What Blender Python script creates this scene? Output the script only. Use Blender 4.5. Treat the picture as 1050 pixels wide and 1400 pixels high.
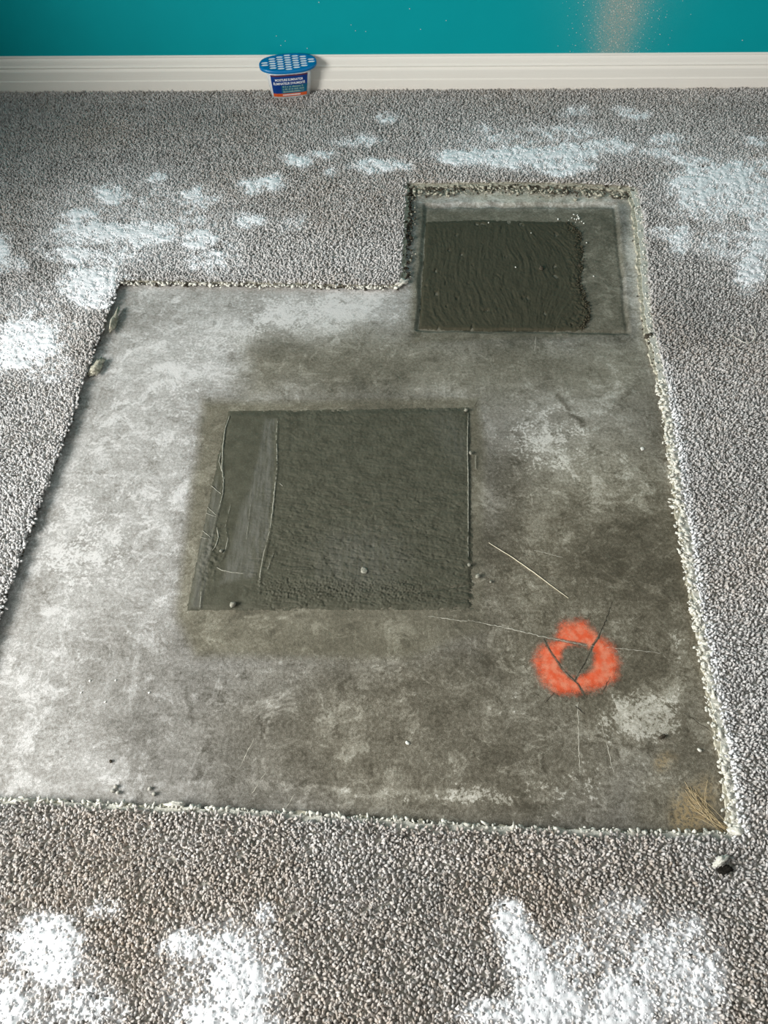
import bpy, bmesh, math, random
import numpy as np
from mathutils import Vector, Matrix, Euler
from mathutils.geometry import tessellate_polygon

# ------------------------------------------------------------------ scene, camera, light
for o in list(bpy.data.objects):
    bpy.data.objects.remove(o, do_unlink=True)
SC = bpy.context.scene
COL = SC.collection
random.seed(7)
RNG = np.random.default_rng(7)

CAM_H, PITCH, FPX = 1.45, math.radians(57.5), 1050.0
cam_d = bpy.data.cameras.new('camera')
cam_d.sensor_fit = 'VERTICAL'; cam_d.sensor_height = 36.0
cam_d.lens = 36.0 * FPX / 1400.0
cam_d.clip_start = 0.05
cam = bpy.data.objects.new('camera', cam_d); COL.objects.link(cam)
cam.location = (0, 0, CAM_H)
cam.rotation_euler = (math.pi / 2 - PITCH, 0, 0)
SC.camera = cam

SC.view_settings.view_transform = 'Standard'
SC.view_settings.look = 'None'
SC.view_settings.gamma = 1.0
SC.view_settings.use_curve_mapping = False
SC.view_settings.exposure = 0.0

world = bpy.data.worlds.new('world'); SC.world = world
world.use_nodes = True
bg = world.node_tree.nodes['Background']
bg.inputs['Color'].default_value = (1.0, 0.99, 0.97, 1)
bg.inputs['Strength'].default_value = 0.36

win = bpy.data.lights.new('window_daylight', 'AREA')
win.shape = 'RECTANGLE'; win.size = 1.9; win.size_y = 1.4
win.energy = 225.0; win.color = (1.0, 0.985, 0.96)
win_o = bpy.data.objects.new('window_daylight', win); COL.objects.link(win_o)
win_o.location = (-2.75, -0.1, 1.38)
win_o.rotation_euler = Vector((1.0, 0.22, -0.22)).to_track_quat('-Z', 'Y').to_euler()

# ------------------------------------------------------------------ image pixel coordinates projected through the camera onto the floor
SP, CP = math.sin(PITCH), math.cos(PITCH)
def ray(u, v):
    a, b = (u - 525.0) / FPX, (700.0 - v) / FPX
    return np.array([a, CP + b * SP, -SP + b * CP])
def at(u, v, z=0.0):
    """image pixel -> metres on the level z"""
    d = ray(u, v); t = (z - CAM_H) / d[2]
    return Vector((d[0] * t, d[1] * t, z))
def to_image_px(x, y, z=0.0):
    """metres on the level z -> image pixels (arrays)"""
    dz = z - CAM_H
    depth = y * CP - dz * SP
    return 525.0 + FPX * x / depth, 700.0 - FPX * (y * SP + dz * CP) / depth

# ------------------------------------------------------------------ numpy noise
_perm = RNG.permutation(512).astype(np.int64)
_perm = np.concatenate([_perm, _perm])
_grad = RNG.uniform(0, 2 * np.pi, 512)
_gx, _gy = np.cos(_grad), np.sin(_grad)
def noise(x, y, seed=0):
    x = np.asarray(x, float) + seed * 17.31; y = np.asarray(y, float) + seed * 9.17
    xi = np.floor(x).astype(np.int64); yi = np.floor(y).astype(np.int64)
    fx, fy = x - xi, y - yi
    sx = fx * fx * fx * (fx * (fx * 6 - 15) + 10); sy = fy * fy * fy * (fy * (fy * 6 - 15) + 10)
    def g(ix, iy, dx, dy):
        h = _perm[(_perm[ix & 511] + iy) & 511]
        return _gx[h] * dx + _gy[h] * dy
    a = g(xi, yi, fx, fy); b = g(xi + 1, yi, fx - 1, fy)
    c = g(xi, yi + 1, fx, fy - 1); d = g(xi + 1, yi + 1, fx - 1, fy - 1)
    return ((a + (b - a) * sx) * (1 - sy) + (c + (d - c) * sx) * sy) * 1.5
def fbm(x, y, octv=4, seed=0, gain=0.5):
    s, a, f, n = 0.0, 1.0, 1.0, 0.0
    for i in range(octv):
        s = s + a * noise(x * f, y * f, seed + i * 3); n += a
        a *= gain; f *= 2.03
    return s / n
def sstep(a, b, x):
    t = np.clip((x - a) / (b - a), 0, 1)
    return t * t * (3 - 2 * t)
def blob(u, v, cx, cy, rx, ry, rot=0.0, soft=0.6):
    c, s = math.cos(math.radians(rot)), math.sin(math.radians(rot))
    du, dv = u - cx, v - cy
    r = np.sqrt(((du * c + dv * s) / rx) ** 2 + ((-du * s + dv * c) / ry) ** 2)
    return 1 - sstep(1 - soft, 1 + soft, r)
def polydist(u, v, pts):
    """signed distance to a polygon, positive inside"""
    d = np.full(np.shape(u), 1e9); ins = np.zeros(np.shape(u), bool)
    n = len(pts)
    for i in range(n):
        ax, ay = pts[i]; bx, by = pts[(i + 1) % n]
        ex, ey = bx - ax, by - ay
        t = np.clip(((u - ax) * ex + (v - ay) * ey) / (ex * ex + ey * ey + 1e-12), 0, 1)
        d = np.minimum(d, (u - ax - t * ex) ** 2 + (v - ay - t * ey) ** 2)
        cond = ((ay > v) != (by > v))
        with np.errstate(divide='ignore', invalid='ignore'):
            xx = (bx - ax) * (v - ay) / (by - ay if by != ay else 1e-12) + ax
        ins ^= cond & (u < xx)
    d = np.sqrt(d)
    return np.where(ins, d, -d)
def linedist(u, v, pts):
    d = np.full(np.shape(u), 1e9)
    for (ax, ay), (bx, by) in zip(pts[:-1], pts[1:]):
        ex, ey = bx - ax, by - ay
        t = np.clip(((u - ax) * ex + (v - ay) * ey) / (ex * ex + ey * ey + 1e-12), 0, 1)
        d = np.minimum(d, (u - ax - t * ex) ** 2 + (v - ay - t * ey) ** 2)
    return np.sqrt(d)

# ------------------------------------------------------------------ object helpers
def tag(o, label=None, cat=None, group=None, kind=None):
    if label: o['label'] = label
    if cat: o['category'] = cat
    if group: o['group'] = group
    if kind: o['kind'] = kind
    return o
def empty(name, loc=(0, 0, 0), rz=0.0):
    o = bpy.data.objects.new(name, None); COL.objects.link(o)
    o.location = loc; o.rotation_euler = (0, 0, rz); o.empty_display_size = 0.05
    return o
def obj(name, me, mat=None, parent=None, loc=None, smooth=True):
    o = bpy.data.objects.new(name, me); COL.objects.link(o)
    if mat is not None and not me.materials: me.materials.append(mat)
    if parent is not None: o.parent = parent
    if loc is not None: o.location = loc
    if smooth and len(me.polygons): me.polygons.foreach_set('use_smooth', [True] * len(me.polygons))
    return o
def from_bm(name, bm):
    me = bpy.data.meshes.new(name); bm.normal_update(); bm.to_mesh(me); bm.free(); return me
def np_mesh(name, V, F):
    """V (n,3), F (m,k) constant k"""
    me = bpy.data.meshes.new(name)
    V = np.asarray(V, np.float32); F = np.asarray(F, np.int32)
    me.vertices.add(len(V)); me.vertices.foreach_set('co', V.ravel())
    k = F.shape[1]
    me.loops.add(F.size); me.loops.foreach_set('vertex_index', F.ravel())
    me.polygons.add(len(F))
    me.polygons.foreach_set('loop_start', np.arange(0, F.size, k, dtype=np.int32))
    me.polygons.foreach_set('loop_total', np.full(len(F), k, np.int32))
    me.update(calc_edges=True); me.validate()
    return me
def attr(me, name, vals):
    a = me.attributes.new(name, 'FLOAT', 'POINT')
    a.data.foreach_set('value', np.asarray(vals, np.float32).ravel())
def grid_faces(nx, ny, keep=None):
    i = np.arange(ny * nx).reshape(ny, nx)
    F = np.stack([i[:-1, :-1], i[:-1, 1:], i[1:, 1:], i[1:, :-1]], -1)
    if keep is not None: return F[keep]
    return F.reshape(-1, 4)
def compact(V, F, *arrs):
    used = np.unique(F); m = np.full(len(V), -1, np.int64); m[used] = np.arange(len(used))
    return [V[used], m[F]] + [a[used] for a in arrs]
def tube_arrays(pts, rad, n=6):
    """swept tube along pts with per-point radii -> V, F(quads)"""
    P = np.array([tuple(p) for p in pts], float); m = len(P)
    R = np.full(m, rad) if np.isscalar(rad) else np.asarray(rad, float)
    T = np.gradient(P, axis=0); T /= np.linalg.norm(T, axis=1)[:, None] + 1e-9
    up = np.array([0, 0, 1.0])
    V = []
    for i in range(m):
        a = np.cross(T[i], up)
        if np.linalg.norm(a) < 0.05: a = np.cross(T[i], [1, 0, 0])
        a /= np.linalg.norm(a); b = np.cross(a, T[i])
        for k in range(n):
            w = 2 * math.pi * k / n
            V.append(P[i] + R[i] * (math.cos(w) * a + math.sin(w) * b))
    F = []
    for i in range(m - 1):
        for k in range(n):
            k2 = (k + 1) % n
            F.append((i * n + k, i * n + k2, (i + 1) * n + k2, (i + 1) * n + k))
    return np.array(V), np.array(F)
def join(parts):
    Vs, Fs, off = [], [], 0
    for V, F in parts:
        Vs.append(V); Fs.append(F + off); off += len(V)
    return np.concatenate(Vs), np.concatenate(Fs)
_ico = {}
def ico(sub):
    if sub not in _ico:
        bm = bmesh.new(); bmesh.ops.create_icosphere(bm, subdivisions=sub, radius=1.0)
        V = np.array([v.co[:] for v in bm.verts]); F = np.array([[v.index for v in f.verts] for f in bm.faces])
        bm.free(); _ico[sub] = (V, F)
    return _ico[sub]
def lump(size, seed, sub=2, rough=0.35, flat=1.0):
    """an irregular crumb resting on z=0"""
    V, F = ico(sub); r = np.random.default_rng(seed)
    off = r.uniform(0, 60, 3)
    d = 1 + rough * (noise(V[:, 0] * 1.3 + off[0], V[:, 1] * 1.3 + V[:, 2] * 1.1 + off[1]) +
                     0.6 * noise(V[:, 0] * 3 + off[2], V[:, 2] * 3 - V[:, 1] * 2.5 + off[0]))
    s = np.array(size if np.ndim(size) else (size, size * r.uniform(.7, 1), size * r.uniform(.6, .9) * flat), float)
    W = V * d[:, None] * s
    W[:, 2] -= W[:, 2].min() + 0.12 * s[2]
    return W, F

# ------------------------------------------------------------------ material helper
class Nodes:
    def __init__(s, name):
        s.m = bpy.data.materials.new(name); s.m.use_nodes = True
        s.t = s.m.node_tree; s.b = s.t.nodes['Principled BSDF']; s.out = s.t.nodes['Material Output']
    def n(s, typ, **kw):
        nd = s.t.nodes.new(typ)
        for k, v in kw.items():
            if k.startswith('i_'): s.put(nd.inputs[k[2:].replace('_', ' ')], v)
            else: setattr(nd, k, v)
        return nd
    def put(s, sock, v):
        if isinstance(v, bpy.types.NodeSocket): s.t.links.new(v, sock)
        else:
            if isinstance(v, (tuple, list)) and len(v) == 3 and sock.type == 'RGBA': v = (*v, 1)
            sock.default_value = v
    def noise(s, scale, detail=4, rough=0.55, vec=None, dist=0.0):
        nd = s.n('ShaderNodeTexNoise'); nd.inputs['Scale'].default_value = scale
        nd.inputs['Detail'].default_value = detail; nd.inputs['Roughness'].default_value = rough
        nd.inputs['Distortion'].default_value = dist
        s.put(nd.inputs['Vector'], vec if vec is not None else s.co())
        return nd.outputs['Fac']
    def co(s, scale=None, rot=None):
        if not hasattr(s, '_co'): s._co = s.n('ShaderNodeTexCoord').outputs['Object']
        if scale is None and rot is None: return s._co
        mp = s.n('ShaderNodeMapping'); s.put(mp.inputs['Vector'], s._co)
        if scale: mp.inputs['Scale'].default_value = scale
        if rot: mp.inputs['Rotation'].default_value = rot
        return mp.outputs['Vector']
    def attr(s, name, typ='GEOMETRY'):
        nd = s.n('ShaderNodeAttribute'); nd.attribute_name = name; nd.attribute_type = typ
        return nd.outputs['Fac']
    def math(s, op, a, b=0.0, c=0.0, clamp=False):
        nd = s.n('ShaderNodeMath'); nd.operation = op; nd.use_clamp = clamp
        for i, v in enumerate((a, b, c)): s.put(nd.inputs[i], v)
        return nd.outputs[0]
    def mix(s, f, a, b, blend='MIX'):
        nd = s.n('ShaderNodeMix'); nd.data_type = 'RGBA'; nd.blend_type = blend; nd.clamp_factor = True
        s.put(nd.inputs[0], f); s.put(nd.inputs[6], a); s.put(nd.inputs[7], b)
        return nd.outputs[2]
    def ramp(s, f, stops, interp='LINEAR'):
        nd = s.n('ShaderNodeValToRGB'); cr = nd.color_ramp; cr.interpolation = interp
        while len(cr.elements) < len(stops): cr.elements.new(0.5)
        for e, (p, c) in zip(cr.elements, stops):
            e.position = p; e.color = (*c, 1) if len(c) == 3 else c
        s.put(nd.inputs[0], f); return nd.outputs[0]
    def mr(s, f, a, b, c=0.0, d=1.0):
        nd = s.n('ShaderNodeMapRange'); nd.interpolation_type = 'SMOOTHSTEP'
        for i, v in enumerate((f, a, b, c, d)): s.put(nd.inputs[i], v)
        return nd.outputs[0]
    def bump(s, h, strength=0.3, dist=0.01):
        nd = s.n('ShaderNodeBump'); nd.inputs['Strength'].default_value = strength
        nd.inputs['Distance'].default_value = dist; s.put(nd.inputs['Height'], h)
        s.put(s.b.inputs['Normal'], nd.outputs['Normal'])
    def set(s, color=None, rough=None, spec=None, **kw):
        if color is not None: s.put(s.b.inputs['Base Color'], color)
        if rough is not None: s.put(s.b.inputs['Roughness'], rough)
        if spec is not None: s.put(s.b.inputs['Specular IOR Level'], spec)
        for k, v in kw.items(): s.put(s.b.inputs[k.replace('_', ' ')], v)
        return s.m
def lin(r, g, b):
    f = lambda c: (c / 255 / 12.92) if c <= 10.3 else (((c / 255) + 0.055) / 1.055) ** 2.4
    return (f(r), f(g), f(b))

def plain(name, c1, c2, scale=200, rough=0.8, bump=0.3, spec=0.3):
    k = Nodes(name); f = k.noise(scale, 4)
    k.bump(f, bump, 0.002)
    return k.set(k.mix(k.mr(f, .3, .7), c1, c2), rough, spec)

# ------------------------------------------------------------------ materials
def mat_wall():
    k = Nodes('teal_wall_paint')
    f = k.noise(260, 3); g = k.noise(6, 3)
    col = k.mix(g, lin(0, 150, 157), lin(0, 157, 164))
    dust = k.attr('dust')
    grain = k.noise(900, 2); grain2 = k.noise(300, 3)
    d = k.math('MULTIPLY', dust, k.mr(k.math('ADD', k.math('MULTIPLY', grain, .6), k.math('MULTIPLY', grain2, .4)), .36, .62))
    col = k.mix(d, col, lin(166, 166, 156))
    k.bump(f, .12, .002)
    return k.set(col, 0.5, 0.15)
def mat_base():
    k = Nodes('white_baseboard_paint')
    streak = k.noise(14, 4, .6, k.co((.4, 20, 20)))
    dust = k.mr(k.noise(420, 2), .66, .75)
    col = k.mix(streak, lin(236, 231, 221), lin(244, 240, 231))
    col = k.mix(k.math('MULTIPLY', dust, .25), col, lin(150, 140, 120))
    k.bump(streak, .08, .002)
    return k.set(col, .45, .4)
def mat_concrete():
    k = Nodes('worn_concrete')
    pale, brown, olive = k.attr('pale'), k.attr('brown'), k.attr('olive')
    n1 = k.noise(4.5, 12, .68, dist=.5); n2 = k.noise(24, 9, .7, dist=1.0); n3 = k.noise(150, 5, .65); n4 = k.noise(520, 3, .6)
    streak = k.noise(26, 5, .6, k.co((.55, 2.2, 1), (0, 0, .5)), .5)
    s = k.math('ADD', pale, k.math('MULTIPLY', k.math('SUBTRACT', n2, .5), .62))
    s = k.math('ADD', s, k.math('MULTIPLY', k.math('SUBTRACT', n1, .5), 1.15))
    s = k.math('ADD', s, k.math('MULTIPLY', k.math('SUBTRACT', streak, .5), .34))
    s = k.math('ADD', s, k.math('MULTIPLY', k.math('SUBTRACT', n3, .5), 1.0))
    s = k.math('ADD', s, k.math('MULTIPLY', k.math('SUBTRACT', n4, .5), .80), clamp=True)
    fl = k.mr(k.noise(13, 14, .74, dist=.9), .53, .585); sf = k.mr(k.noise(19, 14, .76, dist=.4), .55, .61)
    ll = k.mr(k.noise(8, 6, .6, k.co((16, 1, 1), (0, 0, .9))), .64, .70); l2 = k.mr(k.noise(7, 6, .6, k.co((1, 18, 1), (0, 0, .35))), .65, .71)
    s = k.math('ADD', s, k.math('MULTIPLY', fl, .20)); s = k.math('SUBTRACT', s, k.math('MULTIPLY', sf, .20))
    s = k.math('ADD', s, k.math('MULTIPLY', ll, .11)); s = k.math('SUBTRACT', s, k.math('MULTIPLY', l2, .10), clamp=True)
    scm = k.mr(k.math('ADD', k.attr('scrape'), k.math('ADD', k.math('MULTIPLY', k.math('SUBTRACT', n2, .5), 1.5), k.math('MULTIPLY', k.math('SUBTRACT', n3, .5), 1.3))), .42, .56)
    s = k.math('ADD', s, k.math('MULTIPLY', scm, .30), clamp=True)
    grey = k.ramp(s, [(0, lin(82, 79, 71)), (.25, lin(112, 109, 102)), (.55, lin(147, 144, 138)), (.8, lin(178, 176, 172)), (1, lin(210, 208, 205))])
    brn = k.ramp(s, [(0, lin(80, 75, 62)), (.3, lin(110, 104, 89)), (.6, lin(152, 147, 131)), (1, lin(212, 208, 195))])
    olv = k.ramp(s, [(0, lin(88, 84, 71)), (.35, lin(113, 108, 92)), (.7, lin(143, 139, 122)), (1, lin(184, 180, 165))])
    c = k.mix(brown, grey, brn); c = k.mix(olive, c, olv)
    tan = k.attr('tan')
    c = k.mix(k.math('MULTIPLY', tan, k.mr(n3, .35, .6)), c, lin(160, 140, 104))
    # pin holes and specks of dirt
    vor = k.n('ShaderNodeTexVoronoi'); vor.inputs['Scale'].default_value = 55; k.put(vor.inputs['Vector'], k.co())
    pit = k.math('MULTIPLY', k.mr(vor.outputs['Distance'], .035, .06, 1, 0), k.mr(k.noise(9, 2), .52, .6))
    c = k.mix(k.math('MULTIPLY', pit, .75), c, lin(62, 58, 50))
    rough = k.math('ADD', .5, k.math('MULTIPLY', s, .3))
    hgt = k.math('ADD', k.math('MULTIPLY', n3, .5), k.math('ADD', k.math('MULTIPLY', n4, .25), k.math('MULTIPLY', n2, .5)))
    k.bump(hgt, .55, .004)
    return k.set(c, rough, .2)
def mat_mortar():
    k = Nodes('fresh_mortar')
    sm = k.attr('smear')
    n2 = k.noise(30, 6, .6); n3 = k.noise(240, 5, .65)
    c = k.mix(k.mr(n2, .3, .7), lin(73, 72, 60), lin(87, 86, 73))
    c = k.mix(k.math('MULTIPLY', k.mr(n3, .5, .75), .5), c, lin(104, 105, 94))
    stk = k.noise(60, 5, .7, k.co((2.2, .25, 1), (0, 0, .1)))
    c = k.mix(k.math('MULTIPLY', sm, k.mr(stk, .32, .66, .1, .9)), c, lin(108, 107, 99))
    c = k.mix(k.attr('wet'), c, k.mix(n2, lin(60, 57, 44), lin(74, 70, 55)))
    k.bump(n3, .3, .003)
    return k.set(c, .5, .16)
def mat_tuft():
    k = Nodes('carpet_yarn')
    wht, tone, tan = (k.attr(a, 'INSTANCER') for a in ('white', 'tone', 'tan'))
    c = k.mix(tone, lin(142, 140, 137), lin(208, 205, 202))
    c = k.mix(tan, c, lin(172, 152, 130))
    c = k.mix(wht, c, lin(243, 245, 247))
    return k.set(c, .9, .15)
def mat_powder():
    k = Nodes('white_powder')
    n = k.noise(420, 5, .65)
    k.bump(n, .45, .003)
    return k.set(k.mix(n, lin(236, 239, 242), lin(250, 251, 252)), .95, .1)
M = {}
M['wall'] = mat_wall(); M['base'] = mat_base(); M['concrete'] = mat_concrete(); M['mortar'] = mat_mortar()
M['tuft'] = mat_tuft(); M['powder'] = mat_powder()
M['backing'] = plain('carpet_backing', lin(176, 176, 166), lin(214, 213, 202), 300, .9, .5, .1)
M['pad'] = plain('foam_pad', lin(138, 134, 118), lin(204, 200, 182), 130, .95, .8, .1)
M['crumb'] = plain('pad_crumb', lin(192, 190, 178), lin(234, 232, 222), 260, .95, .6, .1)
M['dirt'] = plain('dark_dirt', lin(58, 52, 44), lin(92, 86, 74), 260, .95, .6, .1)
M['black'] = plain('hole_shade', lin(22, 20, 18), lin(44, 41, 36), 260, .95, .6, .1)  # near-black colour for the shade in the hole by the cream scrap
M['crack'] = plain('dark_crack', lin(58, 54, 46), lin(90, 85, 74), 400, .95, .3, .1)  # dark tone of the crack strips laid on the floor
M['scratch'] = plain('pale_scratch', lin(178, 174, 160), lin(200, 196, 182), 500, .9, .3, .1)
M['mcrumb'] = plain('mortar_crumb', lin(122, 121, 108), lin(160, 158, 145), 300, .7, .6, .3)
M['pellet'] = plain('grey_pellet', lin(160, 158, 148), lin(196, 194, 184), 300, .7, .5, .3)
M['chip'] = plain('white_chip', lin(214, 214, 204), lin(238, 238, 230), 300, .8, .4, .2)
M['straw'] = plain('straw', lin(206, 196, 168), lin(226, 218, 196), 120, .7, .3, .2)
M['jute'] = plain('tan_fibre', lin(184, 164, 126), lin(212, 194, 156), 120, .8, .3, .2)
M['thread'] = plain('white_thread', lin(214, 210, 198), lin(232, 228, 218), 300, .9, .3, .1)

# ------------------------------------------------------------------ floor: the concrete
UP_FRAME = [(581, 279), (842, 279), (860, 455), (570, 451)]         # sunk frame of the upper patch
MAIN = [(312, 563), (641, 558), (647, 833), (256, 834)]
def floor_height(x, y):
    u, v = to_image_px(x, y)
    h = 0.0012 * fbm(x * 5, y * 5, 4, 3) + 0.0006 * fbm(x * 40, y * 40, 3, 11)
    w = 3 * fbm(u / 40, v / 40, 2, 5)
    d = polydist(u + w, v + w, UP_FRAME)
    h = h - 0.0045 * sstep(-3, 3, d) - 0.0025 * (1 - sstep(1.2, 3.6, np.abs(d - 1)))
    return h
def floor_masks(u, v):
    wu = u + 26 * fbm(u / 85, v / 85, 4, 21); wv = v + 22 * fbm(u / 85, v / 85, 4, 22)
    t = np.full(u.shape, .47); br = np.zeros(u.shape); ol = np.zeros(u.shape); tn = np.zeros(u.shape)
    def put(val, cx, cy, rx, ry, rot=0, s=1.0, soft=.6):
        nonlocal t
        m = blob(wu, wv, cx, cy, rx, ry, rot, soft) * s
        t = t + (val - t) * m
    # large tones
    put(.76, 150, 640, 190, 320, 18, .9, .5)
    put(.72, 60, 900, 130, 260, 0, .9, .5)
    put(.70, 350, 440, 260, 80, 0, .9, .5)
    put(.40, 330, 980, 200, 150, 0, .7)
    put(.27, 640, 1000, 330, 190, 0, .9, .6)
    put(.22, 830, 790, 190, 230, 0, .9, .6)
    put(.30, 950, 1000, 110, 200, 0, .9, .5)
    put(.40, 650, 500, 300, 50, 0, .8, .5)
    # pale marks, most of them dry
    put(.95, 410, 428, 110, 32, -12, .9)
    put(.86, 255, 515, 55, 40, -30, .7)
    put(.80, 215, 640, 60, 90, 20, .5)
    put(.90, 95, 735, 50, 60, 20, .6)
    put(.84, 130, 800, 70, 60, 0, .5)
    put(.82, 35, 930, 50, 80, 10, .5)
    put(.55, 170, 930, 90, 60, 0, .6)
    put(.45, 215, 1000, 70, 60, 0, .5)
    put(.60, 750, 600, 95, 75, 15, .85)
    put(.70, 720, 610, 36, 34, 30, .6)
    put(.62, 820, 540, 55, 60, 0, .6)
    put(.55, 840, 660, 45, 50, 0, .6)
    put(.62, 770, 725, 60, 30, 0, .4)
    put(.50, 500, 540, 200, 18, 0, .7)
    put(.62, 610, 530, 30, 12, 0, .5)
    put(.80, 874, 375, 14, 110, -4, .95)
    put(.80, 720, 266, 180, 14, 0, .95)
    put(.55, 865, 530, 30, 80, 0, .5)
    put(.40, 900, 620, 40, 120, -8, .6)
    # damp dark marks
    put(.24, 385, 500, 62, 36, 15, .6)
    put(.22, 480, 505, 90, 26, 0, .5)
    put(.30, 710, 660, 20, 90, 0, .5)
    put(.12, 690, 700, 30, 110, 0, .6)
    # halo left by the float round the main patch
    hal = polydist(u + 5 * fbm(u / 60, v / 60, 3, 8), v, [(276, 545), (662, 536), (668, 862), (560, 905), (265, 900), (236, 845)])
    hm = sstep(-7, 14, hal); t = t + (.28 - t) * hm * .85; ol = np.maximum(ol, hm * .9)
    lm = polydist(u, v, [(275, 570), (312, 566), (256, 834), (232, 834)]); lm = sstep(-10, 10, lm)
    t = t + (.34 - t) * lm * .8
    # band between the patches
    b2 = sstep(-40, 45, polydist(wu, wv, [(330, 470), (560, 450), (900, 460), (905, 545), (660, 552), (330, 552)]))
    ol = np.maximum(ol, b2 * .75)
    b3 = sstep(-6, 10, polydist(u + 6 * fbm(u / 50, v / 50, 3, 9), v, [(568, 282), (846, 280), (864, 462), (556, 475)]))
    t = t + (.24 - t) * b3 * .85; ol = np.maximum(ol, b3 * .8)
    # brown damp on the right
    br = np.maximum(br, blob(wu, wv, 850, 820, 230, 260, 0, .5))
    br = np.maximum(br, .85 * blob(wu, wv, 640, 1010, 300, 140, 0, .5))
    br = np.maximum(br, .9 * blob(wu, wv, 960, 1040, 110, 200, 0, .5))
    ol = ol * (1 - .5 * blob(wu, wv, 820, 830, 170, 200))
    # scraped mottles at the bottom right
    mt = fbm(u / 26, v / 20, 5, 31, .6); mt2 = fbm(u / 11, v / 9, 4, 35, .6)
    sc = np.zeros(u.shape)
    for cx, cy, rx, ry, s in ((880, 975, 62, 40, 1.2), (800, 1010, 70, 50, .6), (690, 965, 60, 32, .62), (620, 1030, 60, 50, .6),
                              (655, 1085, 62, 16, 1.05), (575, 1082, 60, 10, .9), (765, 1085, 80, 40, .75), (870, 1070, 60, 50, .6), (770, 870, 40, 40, .5),
                              (925, 882, 11, 36, .95), (932, 938, 8, 14, .9), (905, 950, 40, 50, .5), (800, 1060, 40, 50, .7)):
        sc = np.maximum(sc, s * blob(wu, wv, cx, cy, rx, ry, 0, .7))
    sc = sc * sstep(.02, .32, sc * .55 - .22 + mt * .55 + mt2 * .5 + .12)
    t = t + (.5 - t) * np.clip(sc, 0, 1) * .6
    # faint line of old glue along the near edge, joint lines
    ln = linedist(u, v + 3 * fbm(u / 30, v / 30, 3, 41), [(40, 1072), (170, 1078), (330, 1070), (470, 1083), (650, 1086)])
    t = t + (.74 - t) * (1 - sstep(2, 9, ln)) * sstep(-.2, .25, fbm(u / 18, v / 12, 3, 44)) * .7
    ln = linedist(u, v + 2 * fbm(u / 30, v / 30, 3, 45), [(70, 802), (170, 806), (255, 811)])
    t = t + (.78 - t) * (1 - sstep(1, 4, ln)) * .5
    for p, val, w in (([(640, 480), (600, 490)], .5, 8),
                      ([(760, 545), (795, 582)], .1, 5), ([(820, 733), (880, 722)], .12, 6),
                      ([(250, 942), (262, 995)], .2, 5), ([(345, 905), (400, 885)], .2, 4)):
        ln = linedist(wu, wv, p); t = t + (val - t) * (1 - sstep(w * .3, w, ln)) * .7
    # wet smear under the patch, trowel marks
    for p, w in (([(330, 846), (385, 842)], 7), ([(345, 856), (375, 858)], 5), ([(270, 870), (290, 872)], 5), ([(360, 962), (380, 965)], 5), ([(400, 960), (408, 968)], 4)):
        ln = linedist(u, v + 3 * fbm(u / 12, v / 6, 3, 47), p); t = t + (.62 - t) * (1 - sstep(w * .2, w, ln)) * sstep(-.2, .2, fbm(u / 9, v / 3, 3, 48)) * .9
    tn = np.maximum(tn, blob(wu, wv, 955, 1105, 26, 34, 20, .7)); tn = np.maximum(tn, .7 * blob(wu, wv, 903, 1043, 14, 12, 0, .7))
    br = np.maximum(br, 1.0 * blob(wu, wv, 720, 262, 190, 16, 0, .6)); br = np.maximum(br, .6 * blob(wu, wv, 874, 375, 16, 110, -4, .6))
    ws = .5 * blob(wu, wv, 410, 425, 120, 30, -12, .8) + .45 * blob(wu, wv, 745, 605, 60, 50, 20, .8) + .42 * blob(wu, wv, 110, 740, 80, 90, 15, .8) + .4 * blob(wu, wv, 260, 512, 60, 36, -25, .8)
    sc = np.maximum(sc * .50, ws)
    return np.clip(t, 0, 1), np.clip(br, 0, 1), np.clip(ol, 0, 1), np.clip(tn, 0, 1), np.clip(sc, 0, 1)

fx0, fx1 = at(-90, 1080).x - .05, at(905, 470).x + .42
fy0, fy1 = at(500, 1150).y - .03, at(700, 235).y + .05
fx1 = max(at(1030, 1150).x, at(920, 520).x, at(880, 250).x) + .04
STEP = .0038
gx = np.concatenate([np.linspace(-2.6, fx0 - .02, 12), np.arange(fx0, fx1, STEP), np.linspace(fx1 + .02, 2.6, 12)])
gy = np.concatenate([np.linspace(-.9, fy0 - .02, 8), np.arange(fy0, fy1, STEP), np.linspace(fy1 + .02, 3.2, 10)])
X, Y = np.meshgrid(gx, gy)
Uf, Vf = to_image_px(X, np.maximum(Y, -.6))
Z = floor_height(X, Y)
fl_me = np_mesh('floor', np.stack([X, Y, Z], -1).reshape(-1, 3), grid_faces(len(gx), len(gy)))
for nm, a in zip(('pale', 'brown', 'olive', 'tan', 'scrape'), floor_masks(Uf, Vf)): attr(fl_me, nm, a)
floor = tag(obj('floor', fl_me, M['concrete']), 'bare grey concrete slab exposed where the carpet is cut away', None, None, 'structure')

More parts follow.
